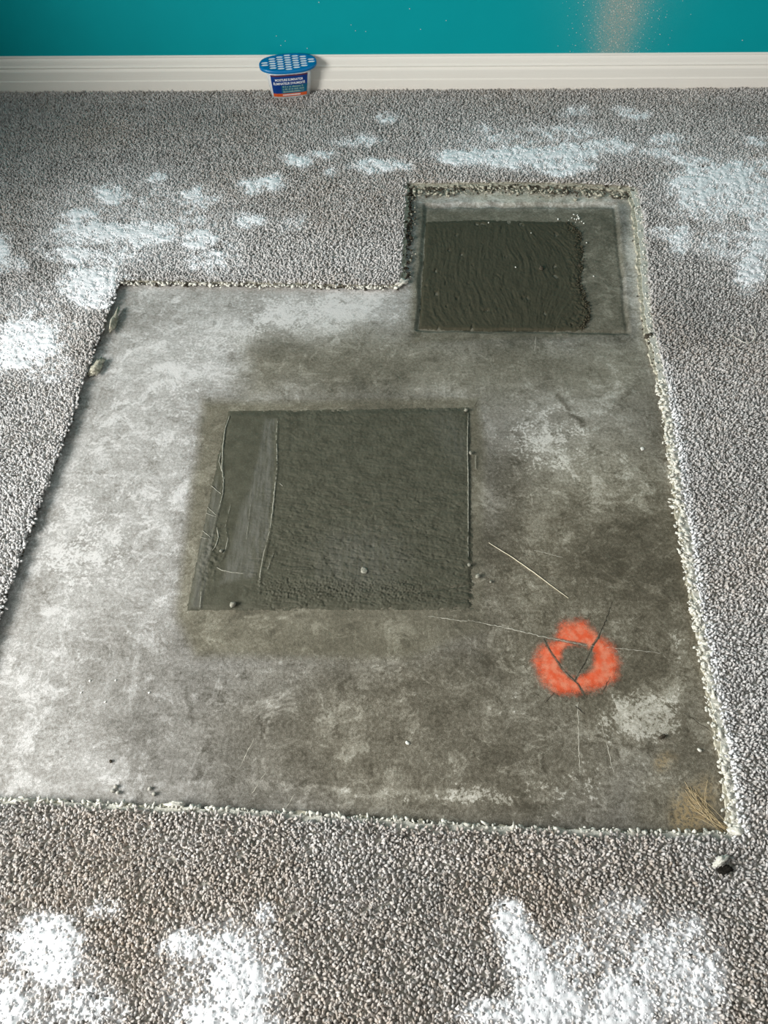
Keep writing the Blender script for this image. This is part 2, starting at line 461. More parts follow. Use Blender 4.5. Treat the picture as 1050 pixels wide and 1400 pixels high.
def fz(p): return float(floor_height(np.array([p.x]), np.array([p.y]))[0])
def on_floor(u, v, dz=0.0):
    p = at(u, v); p.z = fz(p) + dz; return p
def path(pts, step=.006, jit=0.0, dz=0.0, seed=0):
    """polyline in image pixels -> resampled world points on the floor"""
    P = [at(*p) for p in pts]; out = []
    for a, b in zip(P[:-1], P[1:]):
        n = max(2, int((b - a).length / step))
        out += [a.lerp(b, i / n) for i in range(n)]
    out.append(P[-1])
    r = random.Random(seed)
    for i, p in enumerate(out):
        q = Vector((p.x + jit * r.uniform(-1, 1), p.y + jit * r.uniform(-1, 1), 0)); q.z = fz(q) + dz; out[i] = q
    return out
def ribbon(name, pts, w, mat, parent, jit=.0006, dz=.0003, seed=0):
    w = w * .75; P = path(pts, .005, jit * 1.4, dz, seed); r = random.Random(seed + 5)
    n = len(P); W = [w * (.35 + .65 * math.sin(math.pi * (i + .5) / n) ** .5) * (r.uniform(.45, 1.3) if r.random() > .15 else .3) for i in range(n)]
    V, F = tube_arrays(P, np.array(W), 5); V = V.copy()
    zc = np.repeat([p.z for p in P], 5); V[:, 2] = zc + (V[:, 2] - zc) * .3
    return obj(name, np_mesh(name, V, F), mat, parent)
cracks = [([(743, 873), (752, 890), (770, 916), (790, 935), (802, 955)], .0009), ([(837, 823), (828, 848), (818, 872), (811, 882)], .0011),
          ([(811, 882), (800, 905), (786, 930)], .0013), ([(835, 925), (824, 945)], .0008), ([(936, 975), (950, 985), (972, 1000)], .0008),
          ([(786, 966), (799, 976)], .0016), ([(757, 948), (745, 962)], .0008)]
for i, (p, w) in enumerate(cracks): ribbon('crack', p, w, M['crack'], floor, .0007, .0004, i)
scr = [([(640, 848), (690, 858), (740, 870), (800, 882)], .0016), ([(800, 882), (860, 888), (905, 893)], .0012), ([(585, 842), (640, 850)], .0012),
       ([(348, 1010), (327, 1050)], .0012), ([(363, 1055), (345, 1085)], .0010), ([(403, 1086), (390, 1108)], .0009),
       ([(790, 960), (793, 1060)], .0011), ([(822, 985), (840, 1060)], .0009), ([(730, 752), (770, 762)], .0009), ([(733, 460), (731, 480)], .0008)]
for i, (p, w) in enumerate(scr): ribbon('scratch', p, w, M['scratch'], floor, .0008, .0001, 40 + i)
ribbon('scratch', [(649, 555), (655, 544)], .0009, M['crack'], floor, .0002, .0003, 90)

# ------------------------------------------------------------------ wall and baseboard
CT = 0.021                                    # level of the carpet's surface
WA, WB = at(0, 124, CT), at(1050, 118, CT)
wdir = (WB - WA).normalized(); wn = Vector((wdir.y, -wdir.x, 0))       # towards the room
BB_T = .016
W0 = (WA + WB) / 2; W0.z = 0
wrot = math.atan2(wdir.y, wdir.x)
def wall_pt(u, v, off=0.0):
    """image pixel projected on the wall's surface -> wall frame (s, z)"""
    d = Vector(ray(u, v)); o = Vector((0, 0, CAM_H)); p0 = W0 - wn * BB_T
    t = (p0 - o).dot(wn) / d.dot(wn); p = o + d * t
    return (p - W0).dot(wdir), p.z
def wall_mesh():
    s = np.concatenate([[-3.2, -2.4, -1.7], np.linspace(-1.5, 1.5, 420), [1.7, 2.4, 3.2]])
    z = np.concatenate([np.linspace(0, .5, 80), np.linspace(.56, 2.5, 20)])
    S, Zz = np.meshgrid(s, z)
    V = np.stack([S, np.full_like(S, BB_T), Zz], -1).reshape(-1, 3)
    me = np_mesh('wall_back', V, grid_faces(len(s), len(z)))
    cx, cz = wall_pt(850, 5); bx, bz = wall_pt(838, 72)
    t = np.clip((Zz - bz) / (cz - bz), -1, 3)
    dx = (S - (bx + (cx - bx) * t)) / (.062 + .016 * np.clip(t, 0, 2))
    dust = np.exp(-np.abs(dx) ** 2.2) * (.75 + .35 * sstep(-.1, .7, t)) * (1 - sstep(1.6, 3, t)) + .14 * np.exp(-(dx / 2.2) ** 2)
    attr(me, 'dust', dust)
    return me
wall = obj('wall_back', wall_mesh(), M['wall'], loc=W0, smooth=False); wall.rotation_euler.z = wrot
tag(wall, 'teal painted wall with a pale dust smear above the baseboard', kind='structure')
# give the wall a body
sol = wall.modifiers.new('thickness', 'SOLIDIFY'); sol.thickness = .1; sol.offset = -1.0
def left_wall():
    X0, T = -1.78, .12; y0, y1 = -2.2, W0.y + .12; wy0, wy1, wz0, wz1 = -1.25, 1.25, .45, 1.95
    bm = None
    def box(a, b):
        vs = [bm.verts.new((x, y, z)) for z in (a[2], b[2]) for y in (a[1], b[1]) for x in (a[0], b[0])]
        for f in ((0, 2, 3, 1), (4, 5, 7, 6), (0, 1, 5, 4), (2, 6, 7, 3), (0, 4, 6, 2), (1, 3, 7, 5)): bm.faces.new([vs[i] for i in f])
    bm = bmesh.new()
    box((X0 - T, y0, 0), (X0, wy0, 2.5)); box((X0 - T, wy1, 0), (X0, y1, 2.5)); box((X0 - T, wy0, 0), (X0, wy1, wz0)); box((X0 - T, wy0, wz1), (X0, wy1, 2.5))
    me = from_bm('wall_left', bm); attr(me, 'dust', np.zeros(len(me.vertices)))
    tag(obj('wall_left', me, M['wall'], smooth=False), 'teal side wall with the window that lights the floor', kind='structure')
    root = tag(empty('window_1', (X0, 0, 0)), 'white framed side window letting in the daylight', kind='structure')
    for a, b in (((-.06, wy0, wz0), (.01, wy0 + .05, wz1)), ((-.06, wy1 - .05, wz0), (.01, wy1, wz1)), ((-.06, wy0 + .05, wz0), (.02, wy1 - .05, wz0 + .05)), ((-.06, wy0 + .05, wz1 - .05), (.01, wy1 - .05, wz1))):
        bm = bmesh.new(); box(a, b); obj('window_frame', from_bm('window_frame', bm), M['base'], root, smooth=False)
left_wall()
def baseboard():
    prof = [(0, 0), (0, .048), (-.0006, .050), (-.0016, .0512), (-.002, .053), (-.002, .078), (-.0026, .081), (-.005, .0845), (-.0068, .087), (-.0062, .0895),
            (-.0042, .091), (-.0038, .093), (-.0052, .0955), (-.0072, .0975), (-.0078, .102), (-.0085, .108), (-.0098, .113), (-.0118, .117), (-.0128, .1185),
            (-.0118, .1205), (-.0118, .1235), (-.0130, .1252), (-.0158, .1256), (-.0158, 0)]
    bm = bmesh.new(); rows = []
    for s in np.linspace(-3.0, 3.0, 9):
        rows.append([bm.verts.new((s, -d, z)) for d, z in prof])
    n = len(prof)
    for a, b in zip(rows[:-1], rows[1:]):
        for i in range(n): bm.faces.new((a[i], b[i], b[(i + 1) % n], a[(i + 1) % n]))
    bm.faces.new(rows[0]); bm.faces.new(rows[-1][::-1])
    bmesh.ops.recalc_face_normals(bm, faces=bm.faces)
    return from_bm('baseboard_back', bm)
bb = obj('baseboard_back', baseboard(), M['base'], loc=W0, smooth=False); bb.rotation_euler.z = wrot
tag(bb, 'white moulded baseboard along the teal wall', kind='structure')
# specks of plaster on the wall and baseboard: too many and too small to count
def specks():
    r = random.Random(3); parts = []
    def put(s, z, rad, y=None):
        V, F = lump(rad, r.randrange(9999), 1, .3, .6)
        V = np.stack([V[:, 0] + s, (BB_T if y is None else y) - V[:, 2] * .8, V[:, 1] + z], -1); parts.append((V, F))
    for u, v in ((378, 49), (390, 56), (480, 34), (486, 42), (500, 43), (384, 62), (436, 3), (560, 12), (575, 40), (610, 28), (420, 66), (1015, 55)):
        s, z = wall_pt(u, v); put(s, z, .0016)
    for i in range(520):
        v = r.uniform(-30, 74); u = 846 - (v - 20) * .12 + r.gauss(0, 30)
        s, z = wall_pt(u, v); put(s, z, r.uniform(.0006, .0016))
    V, F = join(parts); return np_mesh('plaster_specks', V, F)
sp = obj('plaster_specks', specks(), M['chip'], loc=W0); sp.rotation_euler.z = wrot
tag(sp, 'tiny pale plaster specks sprayed over the teal wall', 'dust', kind='stuff')

# ------------------------------------------------------------------ carpet outlines (image pixels)
EDGE_L = [(163, 383), (140, 445), (118, 505), (92, 585), (62, 665), (35, 735), (12, 800), (-8, 862), (-40, 960), (-88, 1090)]
EDGE_B = [(-88, 1090), (0, 1096), (150, 1103), (300, 1110), (450, 1119), (600, 1130), (750, 1136), (900, 1142), (1008, 1143)]
EDGE_R = [(1014, 1140), (1004, 1075), (994, 1010), (980, 940), (966, 865), (953, 790), (941, 710), (930, 640), (921, 575), (912, 520), (903, 480), (893, 440), (888, 385), (884, 330), (878, 285), (872, 258)]
EDGE_T = [(872, 252), (800, 247), (700, 245), (620, 246), (556, 247)]
EDGE_N = [(555, 250), (552, 300), (549, 350), (548, 383)]
EDGE_M = [(546, 386), (480, 386), (400, 384), (300, 382), (230, 381), (166, 380)]
def densify(pts, z, step=.008, jit=.003, seed=0, close=True):
    P = [at(*p, z) for p in pts]; out = []
    Q = P + ([P[0]] if close else [])
    for a, b in zip(Q[:-1], Q[1:]):
        n = max(1, int((b - a).length / step))
        out += [a.lerp(b, i / n) for i in range(n)]
    A = np.array([(p.x, p.y) for p in out])
    L = np.cumsum(np.r_[0, np.linalg.norm(np.diff(A, axis=0), axis=1)])
    A[:, 0] += jit * fbm(L * 45, L * 0 + seed, 3, 51); A[:, 1] += jit * fbm(L * 45, L * 0 + seed + 9, 3, 57)
    return A
def shift(pts, du, dv): return [(u + du, v + dv) for u, v in pts]
def loop_of(l, b, r, t, n, m): return l + b + r + t + n + m
PILE = densify(loop_of(EDGE_L, EDGE_B, EDGE_R, EDGE_T, EDGE_N, EDGE_M), CT, .008, .004, 1)
BACK = densify(loop_of(shift(EDGE_L, -5, 0), shift(EDGE_B, 0, -3), shift(EDGE_R, -10, 0), shift(EDGE_T, 0, 3), shift(EDGE_N, 1, 0), shift(EDGE_M, 0, 2)), .010, .007, .006, 2)
PADL = densify(loop_of(shift(EDGE_L, -10, 0), shift(EDGE_B, 0, -3), shift(EDGE_R, -15, 0), shift(EDGE_T, 0, 10), shift(EDGE_N, 6, 0), shift(EDGE_M, 0, 5)), .004, .006, .012, 3)
q0, q1 = W0 + wdir * -2.4 + wn * .002, W0 + wdir * 2.4 + wn * .002
OUTER = np.array([(-2.4, -.8), (2.4, -.8), (q1.x, q1.y), (q0.x, q0.y)])
def slab(name, hole, z0, z1):
    polys = [[Vector((x, y, 0)) for x, y in OUTER], [Vector((x, y, 0)) for x, y in hole]]
    tris = tessellate_polygon(polys); allp = np.concatenate([OUTER, hole]); n = len(allp)
    V = np.concatenate([np.c_[allp, np.full(n, z1)], np.c_[allp, np.full(n, z0)]])
    bm = bmesh.new(); vs = [bm.verts.new(v) for v in V]
    for t in tris:
        for o in (0, n):
            try: bm.faces.new([vs[i + o] for i in t])
            except ValueError: pass
    a, b = 0, len(OUTER)
    for lo, hi in ((0, len(OUTER)), (len(OUTER), n)):
        for i in range(lo, hi):
            j = i + 1 if i + 1 < hi else lo
            bm.faces.new((vs[i], vs[j], vs[j + n], vs[i + n]))
    bmesh.ops.recalc_face_normals(bm, faces=bm.faces)
    return from_bm(name, bm)
carpet = tag(empty('carpet', (0, 0, 0)), 'grey cut-pile carpet with a ragged stepped hole cut out of it', 'carpet')
tag(obj('foam_pad', slab('foam_pad', PADL, .0004, .0075), M['pad'], carpet, smooth=False), 'pale foam pad under the carpet')
obj('backing', slab('backing', BACK, .0075, .0105), M['backing'], carpet, smooth=False)

# powder: (u, v, ru, rv, rotation, strength)
POWDER = {
 'upper_left': ('thick white powder on the carpet left of the cut corner', [
   (150, 266, 20, 13, 0, 1), (112, 292, 26, 11, -15, .9), (85, 312, 16, 8, 0, .6), (140, 316, 62, 13, 4, 1), (200, 318, 42, 18, 0, .95), (235, 322, 40, 12, 0, .6), (262, 268, 17, 15, 0, .8),
   (285, 268, 20, 12, 0, .5), (270, 326, 24, 14, 0, .95), (270, 290, 24, 30, 0, .45), (285, 355, 34, 14, 0, .6), (100, 345, 32, 14, 0, .85), (150, 350, 50, 12, 0, .65), (125, 388, 42, 28, 0, 1), (214, 245, 13, 6, 0, .75), (300, 342, 40, 40, 0, .3), (190, 300, 120, 60, 0, .32), (140, 330, 80, 26, 0, .5)]),
 'left': ('white powder heaps at the left edge beside the long cut side', [
   (38, 465, 46, 32, 0, 1), (15, 480, 30, 26, 0, 1), (0, 345, 16, 24, 0, .9), (22, 360, 14, 12, 0, .4), (60, 500, 40, 24, 0, .4), (45, 440, 60, 50, 0, .35)]),
 'middle': ('small white powder dabs on the carpet above the cut notch', [
   (358, 250, 30, 11, 0, .9), (340, 300, 20, 9, 0, .75), (405, 218, 15, 8, 0, .85), (440, 210, 22, 6, 0, .6), (455, 232, 10, 6, 0, .6), (520, 225, 36, 9, 0, .85), (485, 192, 34, 8, 0, .55), (530, 160, 13, 7, 0, .5), (500, 185, 12, 6, 0, .6), (400, 305, 20, 10, 0, .4)]),
 'streak': ('long streak of white powder between the wall and the notch', [
   (632, 214, 34, 11, 0, .95), (690, 212, 50, 14, 0, 1), (745, 214, 55, 17, 0, .95), (775, 225, 34, 14, 0, .9), (800, 203, 50, 12, 0, .85), (845, 196, 26, 10, 0, .75), (770, 180, 50, 12, 0, .5), (690, 188, 40, 7, 0, .45), (870, 155, 22, 6, 0, .7), (850, 148, 14, 5, 0, .5), (790, 152, 20, 7, 0, .5),
   (910, 190, 26, 8, 0, .7), (900, 208, 34, 6, 0, .6), (740, 200, 150, 28, 0, .3), (660, 172, 12, 6, 0, .5)]),
 'right': ('broad white powder patch on the carpet right of the notch', [
   (958, 256, 40, 28, 0, 1), (940, 218, 30, 9, 0, .75), (1000, 244, 46, 26, 0, .95), (1040, 268, 36, 26, 0, .85), (985, 280, 60, 20, 0, .7), (1025, 368, 22, 26, 10, .95), (1042, 325, 18, 36, 0, .9), (930, 326, 15, 20, 0, .85), (905, 318, 16, 8, 0, .5), (1034, 190, 18, 8, 0, .75), (1000, 330, 46, 24, 0, .5), (990, 260, 90, 60, 0, .35), (1045, 225, 14, 10, 0, .6)]),
 'near_left': ('white powder heap at the near left corner of the photo', [
   (66, 1285, 42, 30, 0, 1), (72, 1322, 34, 26, 0, .95), (30, 1300, 24, 30, 0, .7), (10, 1372, 30, 36, 0, .9), (112, 1375, 50, 28, 0, .6), (60, 1345, 70, 70, 0, .4), (140, 1242, 24, 14, 0, .45)]),
 'near_middle': ('white powder trail on the near carpet left of centre', [
   (262, 1294, 40, 18, 0, .75), (310, 1300, 40, 24, 0, .85), (325, 1345, 44, 44, 0, .95), (310, 1390, 60, 30, 0, 1), (362, 1250, 13, 13, 0, .75), (350, 1320, 40, 50, 0, .5), (300, 1340, 90, 80, 0, .32)]),
 'near_right': ('large double smear of white powder at the near right', [
   (696, 1255, 22, 24, 0, .85), (716, 1300, 26, 44, -15, 1), (750, 1370, 50, 40, 0, 1), (740, 1345, 40, 30, 0, .9), (690, 1385, 60, 20, 0, .75), (780, 1310, 30, 40, 0, .5), (858, 1372, 48, 40, 0, .95), (830, 1392, 40, 24, 0, .9), (905, 1310, 46, 40, 0, .65), (938, 1268, 26, 22, 0, .6),
   (950, 1350, 44, 60, 0, .7), (872, 1238, 16, 14, 0, .5), (840, 1250, 20, 30, 0, .35), (860, 1330, 110, 80, 0, .35)]),
}
def powder_field(u, v, blobs):
    wu = u + 14 * fbm(u / 34, v / 26, 4, 61); wv = v + 9 * fbm(u / 34, v / 26, 4, 62)
    m = np.zeros(np.shape(u))
    for cx, cy, rx, ry, rot, s in blobs: m = np.maximum(m, s * blob(wu, wv, cx, cy, rx * 1.06, ry * 1.06, rot, .55))
    n = fbm(u / 13, v / 9, 4, 66, .6)
    n2 = fbm(u / 5.5, v / 4, 3, 68, .6)
    return np.clip(m * (.92 + .7 * n + .35 * n2) + (.6 * n + .3 * n2) * sstep(.1, .5, m) * (1 - .4 * m), 0, 1)

# ------------------------------------------------------------------ carpet pile
def tuft_mesh(name, seed):
    r = random.Random(seed); h = .0125
    bend = r.uniform(.0012, .0032); pts, rad = [], []
    for i, (t, w) in enumerate(((0, .7), (.35, 1.0), (.7, 1.12), (.92, .86), (1.0, .35))):
        pts.append(Vector((bend * t * t * 1.4, .0005 * math.sin(t * 5 + seed), h * t))); rad.append(.0021 * w)
    V, F = tube_arrays(pts, np.array(rad), 6)
    a = np.arctan2(V[:, 1], V[:, 0]); V[:, :2] *= 1
    bm = bmesh.new(); vs = [bm.verts.new(v) for v in V]
    for f in F: bm.faces.new([vs[i] for i in f])
    bm.faces.new(vs[-6:])
    for v in bm.verts: v.co += Vector((r.uniform(-1, 1), r.uniform(-1, 1), r.uniform(-.5, .5))) * .0003
    return from_bm(name, bm)
def carpet_pile():
    sp = .0050
    xs = np.arange(-1.95, 1.95, sp); ys = np.arange(-.25, 2.8, sp * .866)
    XX, YY = np.meshgrid(xs, ys); XX = XX + (np.arange(len(ys)) % 2)[:, None] * sp * .5
    XX = XX.ravel() + RNG.uniform(-.0016, .0016, XX.size); YY = YY.ravel() + RNG.uniform(-.0016, .0016, YY.size)
    # keep what could be seen from here or a step to the side
    keep = np.abs(XX) < 1.05 + .33 * YY
    wy = (XX - W0.x) * (-wn.x / wn.y) + W0.y
    keep &= YY < wy - .004
    XX, YY = XX[keep], YY[keep]
    d = polydist(XX, YY, [tuple(p) for p in PILE[::2]])
    keep = d < -.0015
    XX, YY, d = XX[keep], YY[keep], d[keep]
    n = len(XX); u, v = to_image_px(XX, YY, CT)
    wm = np.zeros(n)
    for lab, bl in POWDER.values(): wm = np.maximum(wm, powder_field(u, v, bl))
    white = np.clip(wm * RNG.uniform(.5, 1.45, n), 0, 1)
    er = linedist(u, v, EDGE_R); white = np.maximum(white, (1 - sstep(4, 20, er)) * sstep(430, 560, v) * RNG.uniform(.25, .8, n))
    wash = np.maximum(.30 * blob(u, v, 30, 660, 130, 190, 20, .5), .12 * blob(u, v, 1000, 800, 110, 360, -8, .5)); wash = np.maximum(wash, .2 * blob(u, v, 330, 345, 240, 45, 3, .5))
    white = np.maximum(white, wash * RNG.uniform(.2, 1.3, n))
    # tone changes, soft and low in contrast, with a few darker spots
    big = fbm(XX * 2.2, YY * 2.2, 3, 71); mid = fbm(XX * 14, YY * 14, 3, 73); small = fbm(XX * 60, YY * 60, 2, 75)
    tone = np.clip(.55 + .18 * big + .22 * mid + .30 * small + RNG.normal(0, .30, n), 0, 1)
    tan = np.clip(.04 + .35 * fbm(XX * 3.1, YY * 3.1, 3, 77) + .22 * sstep(900, 1350, v) + RNG.normal(0, .10, n), 0, .7)
    for cx, cy, rx, ry, s in ((925, 445, 40, 45, .5), (975, 445, 26, 18, .35), (260, 160, 80, 20, .3), (1000, 145, 40, 12, .3), (60, 180, 90, 50, .25)):
        tone = tone * (1 - s * blob(u, v, cx, cy, rx, ry))
    # rotation: lean over a slowly changing nap direction
    ang = 2 * np.pi * fbm(XX * 9, YY * 9, 2, 79) + RNG.normal(0, 1.3, n)
    tilt = np.abs(RNG.normal(.38, .28, n))
    rot = np.stack([RNG.normal(0, .15, n), tilt, ang], -1)
    scl = np.stack([RNG.uniform(.85, 1.2, n), RNG.uniform(.85, 1.2, n), RNG.uniform(.78, 1.1, n)], -1)
    lo = 1 - .28 * np.clip(fbm(XX * 30, YY * 30, 2, 81), 0, 1); scl[:, 2] *= lo
    me = bpy.data.meshes.new('pile'); me.vertices.add(n)
    me.vertices.foreach_set('co', np.stack([XX, YY, np.full(n, .0095)], -1).astype(np.float32).ravel())
    for nm, a in (('white', white), ('tone', tone), ('tan', tan)): attr(me, nm, a)
    for nm, a in (('rot', rot), ('scl', scl)):
        at_ = me.attributes.new(nm, 'FLOAT_VECTOR', 'POINT'); at_.data.foreach_set('vector', a.astype(np.float32).ravel())
    k = me.attributes.new('kind_id', 'INT', 'POINT'); k.data.foreach_set('value', RNG.integers(0, 3, n).astype(np.int32))
    me.materials.append(M['tuft'])
    o = obj('pile', me, None, carpet, smooth=False)
    ng = bpy.data.node_groups.new('pile_tufts', 'GeometryNodeTree')
    ng.interface.new_socket('Geometry', in_out='INPUT', socket_type='NodeSocketGeometry')
    ng.interface.new_socket('Geometry', in_out='OUTPUT', socket_type='NodeSocketGeometry')
    N, L = ng.nodes, ng.links
    gi, go = N.new('NodeGroupInput'), N.new('NodeGroupOutput')
    mtp = N.new('GeometryNodeMeshToPoints'); L.new(gi.outputs[0], mtp.inputs['Mesh'])
    iop = N.new('GeometryNodeInstanceOnPoints'); L.new(mtp.outputs[0], iop.inputs['Points'])
    g2i = N.new('GeometryNodeGeometryToInstance')
    # three yarn shapes, built as mesh lines with a profile inside the node tree would hide them; they are kept as mesh data
    for i in range(3):
        oi = N.new('GeometryNodeObjectInfo'); oi.inputs['Object'].default_value = TUFTS[i]; L.new(oi.outputs['Geometry'], g2i.inputs[0])
    L.new(g2i.outputs[0], iop.inputs['Instance']); iop.inputs['Pick Instance'].default_value = True
    def na(name, dt):
        a = N.new('GeometryNodeInputNamedAttribute'); a.data_type = dt; a.inputs['Name'].default_value = name; return a.outputs['Attribute']
    L.new(na('kind_id', 'INT'), iop.inputs['Instance Index'])
    e2r = N.new('FunctionNodeEulerToRotation'); L.new(na('rot', 'FLOAT_VECTOR'), e2r.inputs[0]); L.new(e2r.outputs[0], iop.inputs['Rotation'])
    L.new(na('scl', 'FLOAT_VECTOR'), iop.inputs['Scale'])
    L.new(iop.outputs[0], go.inputs[0])
    md = o.modifiers.new('tufts', 'NODES'); md.node_group = ng
    tag(o, 'short twisted grey yarn tufts', kind='stuff')
    return n
# the three yarn shapes stand in the pile like any other tuft
TUFTS = []
for i, (u, v) in enumerate(((300, 1200), (500, 1220), (650, 1200))):
    t = obj('yarn_tuft', tuft_mesh('yarn_tuft', i + 1), M['tuft'], carpet)
    p = at(u, v, .0095); t.location = p; TUFTS.append(t)
n_tufts = carpet_pile()
print('tufts', n_tufts)

# ------------------------------------------------------------------ powder heaps
def powder_patch(key, label, blobs):
    us = [b[0] for b in blobs]; vs = [b[1] for b in blobs]
    P = [at(u, v, CT) for u in (min(us) - 110, max(us) + 110) for v in (min(vs) - 75, max(vs) + 75)]
    st = .0034
    xs = np.arange(min(p.x for p in P), max(p.x for p in P), st); ys = np.arange(min(p.y for p in P), max(p.y for p in P), st)
    X, Y = np.meshgrid(xs, ys); u, v = to_image_px(X, Y, CT)
    m = powder_field(u, v, blobs)
    ok = (m > .10) & (polydist(X, Y, [tuple(p) for p in PILE[::3]]) < -.004)
    ok &= Y < (X - W0.x) * (-wn.x / wn.y) + W0.y - .006
    keep = ok[:-1, :-1] & ok[1:, :-1] & ok[:-1, 1:] & ok[1:, 1:]
    Z = .0098 + .0108 * np.clip(m, 0, 1) ** .85 + .0022 * fbm(X * 110, Y * 110, 3, 85, .6) + .0030 * np.abs(fbm(X * 40 + 3 * noise(X * 9, Y * 9, 4), Y * 22, 3, 87)) * m
    V, F = compact(np.stack([X, Y, Z], -1).reshape(-1, 3), grid_faces(len(xs), len(ys), keep))
    return tag(obj('spilled_powder', np_mesh('spilled_powder', V, F), M['powder']), label, 'powder', 'white powder spilled on the carpet', 'stuff')
for key, (lab, bl) in POWDER.items(): powder_patch(key, lab, bl)

# ------------------------------------------------------------------ ragged edges of the cut
def crumbs_along(name, pts, z, per_m, size, spread, seed, mat, label=None, dense_noise=0.0, strands=0):
    r = random.Random(seed); parts = []
    P = [at(*p, z) for p in pts]
    for a, b in zip(P[:-1], P[1:]):
        L = (b - a).length; d = (b - a).normalized(); nrm = Vector((-d.y, d.x, 0))
        for i in range(max(1, int(L * per_m))):
            p = a + d * r.uniform(0, L) + nrm * r.gauss(0, spread)
            s = r.uniform(*size)
            V, F = lump((s * r.choice((.7, 1, 1.3, 1.9)), s * r.uniform(.55, 1.1), s * r.uniform(.4, .9)), r.randrange(10 ** 6), 1, .7)
            V[:, 2] += V[:, 0] * r.uniform(-.5, .5)
            c, sn = math.cos(r.uniform(0, 6.3)), math.sin(r.uniform(0, 6.3)); w = r.uniform(0, 6.3); c, sn = math.cos(w), math.sin(w)
            V = np.stack([V[:, 0] * c - V[:, 1] * sn + p.x, V[:, 0] * sn + V[:, 1] * c + p.y, V[:, 2] + max(0, z + r.uniform(-.003, .003)) + .0002], -1)
            parts.append((V, F))
    V, F = join(parts); o = obj(name, np_mesh(name, V, F), mat, carpet)
    return tag(o, label, kind='stuff')
def strands_along(name, pts, z, per_m, length, seed, mat, side=1):
    r = random.Random(seed); parts = []; P = [at(*p, z) for p in pts]
    for a, b in zip(P[:-1], P[1:]):
        L = (b - a).length; d = (b - a).normalized(); nrm = Vector((-d.y, d.x, 0)) * side
        for i in range(max(1, int(L * per_m))):
            p = a + d * r.uniform(0, L); w = (nrm + d * r.uniform(-.9, .9)).normalized(); l = r.uniform(*length)
            q = [p + w * (l * t) + d * (.3 * l * math.sin(t * 3 + i)) * .4 + Vector((0, 0, .006 * math.sin(t * 3.1) * r.uniform(0, 1) - z * .75 * t)) for t in np.linspace(0, 1, 6)]
            for s_ in q: s_.z = max(s_.z, .0012)
            parts.append(tube_arrays(q, np.linspace(.0006, .0003, 6), 4))
    V, F = join(parts); return tag(obj(name, np_mesh(name, V, F), mat, carpet), kind='stuff')
crumbs_along('frayed_edge', shift(EDGE_R[:10], -8, 0), .009, 420, (.0020, .0060), .0050, 11, M['crumb'], 'pale frayed backing along the cut')
crumbs_along('frayed_edge', shift(EDGE_R[:10], -14, 0), .005, 260, (.0016, .0050), .0035, 31, M['crumb'], 'pale frayed backing along the cut')
crumbs_along('frayed_edge', shift(EDGE_R[9:], -5, 0), .008, 300, (.0015, .0042), .006, 12, M['crumb'], 'pale frayed backing along the cut')
crumbs_along('pad_dirt', shift(EDGE_R[8:], -10, 0), .002, 160, (.0015, .0045), .006, 13, M['dirt'], 'dark dirty pad crumbs')
crumbs_along('frayed_edge', shift(EDGE_B, 0, -3), .0075, 280, (.0016, .0048), .0022, 14, M['crumb'], 'pale frayed backing along the cut')
crumbs_along('frayed_edge', shift(EDGE_M, 0, 8), .006, 260, (.0020, .0048), .003, 15, M['crumb'], 'pale frayed backing along the cut')
crumbs_along('pad_dirt', shift(EDGE_M, 0, 9), .001, 170, (.0015, .0042), .003, 16, M['dirt'], 'dark dirty pad crumbs')
crumbs_along('frayed_edge', shift(EDGE_T, 0, 15), .003, 420, (.0018, .0060), .014, 17, M['pad'], 'pale torn pad along the cut')
crumbs_along('pad_dirt', shift(EDGE_T, 0, 14), .004, 300, (.0016, .0048), .012, 18, M['dirt'], 'dark dirty pad crumbs')
crumbs_along('pad_dirt', shift(EDGE_N, 8, 0), .003, 240, (.0018, .0052), .006, 19, M['dirt'], 'dark dirty pad crumbs')
crumbs_along('frayed_edge', shift(EDGE_N, 12, 0), .002, 110, (.0016, .0042), .007, 20, M['pad'], 'pale torn pad along the cut')
crumbs_along('pad_dirt', shift(EDGE_L[:-2], 1, 1), .006, 150, (.0015, .0036), .003, 21, M['dirt'], 'dark dirty pad crumbs')
strands_along('loose_yarn', shift(EDGE_R, -3, 0), .010, 26, (.006, .016), 22, M['thread'], 1)
strands_along('loose_yarn', shift(EDGE_B, 0, -2), .010, 14, (.004, .010), 23, M['thread'], 1)
strands_along('loose_yarn', shift(EDGE_M, 0, 4), .010, 30, (.005, .014), 24, M['thread'], 1)

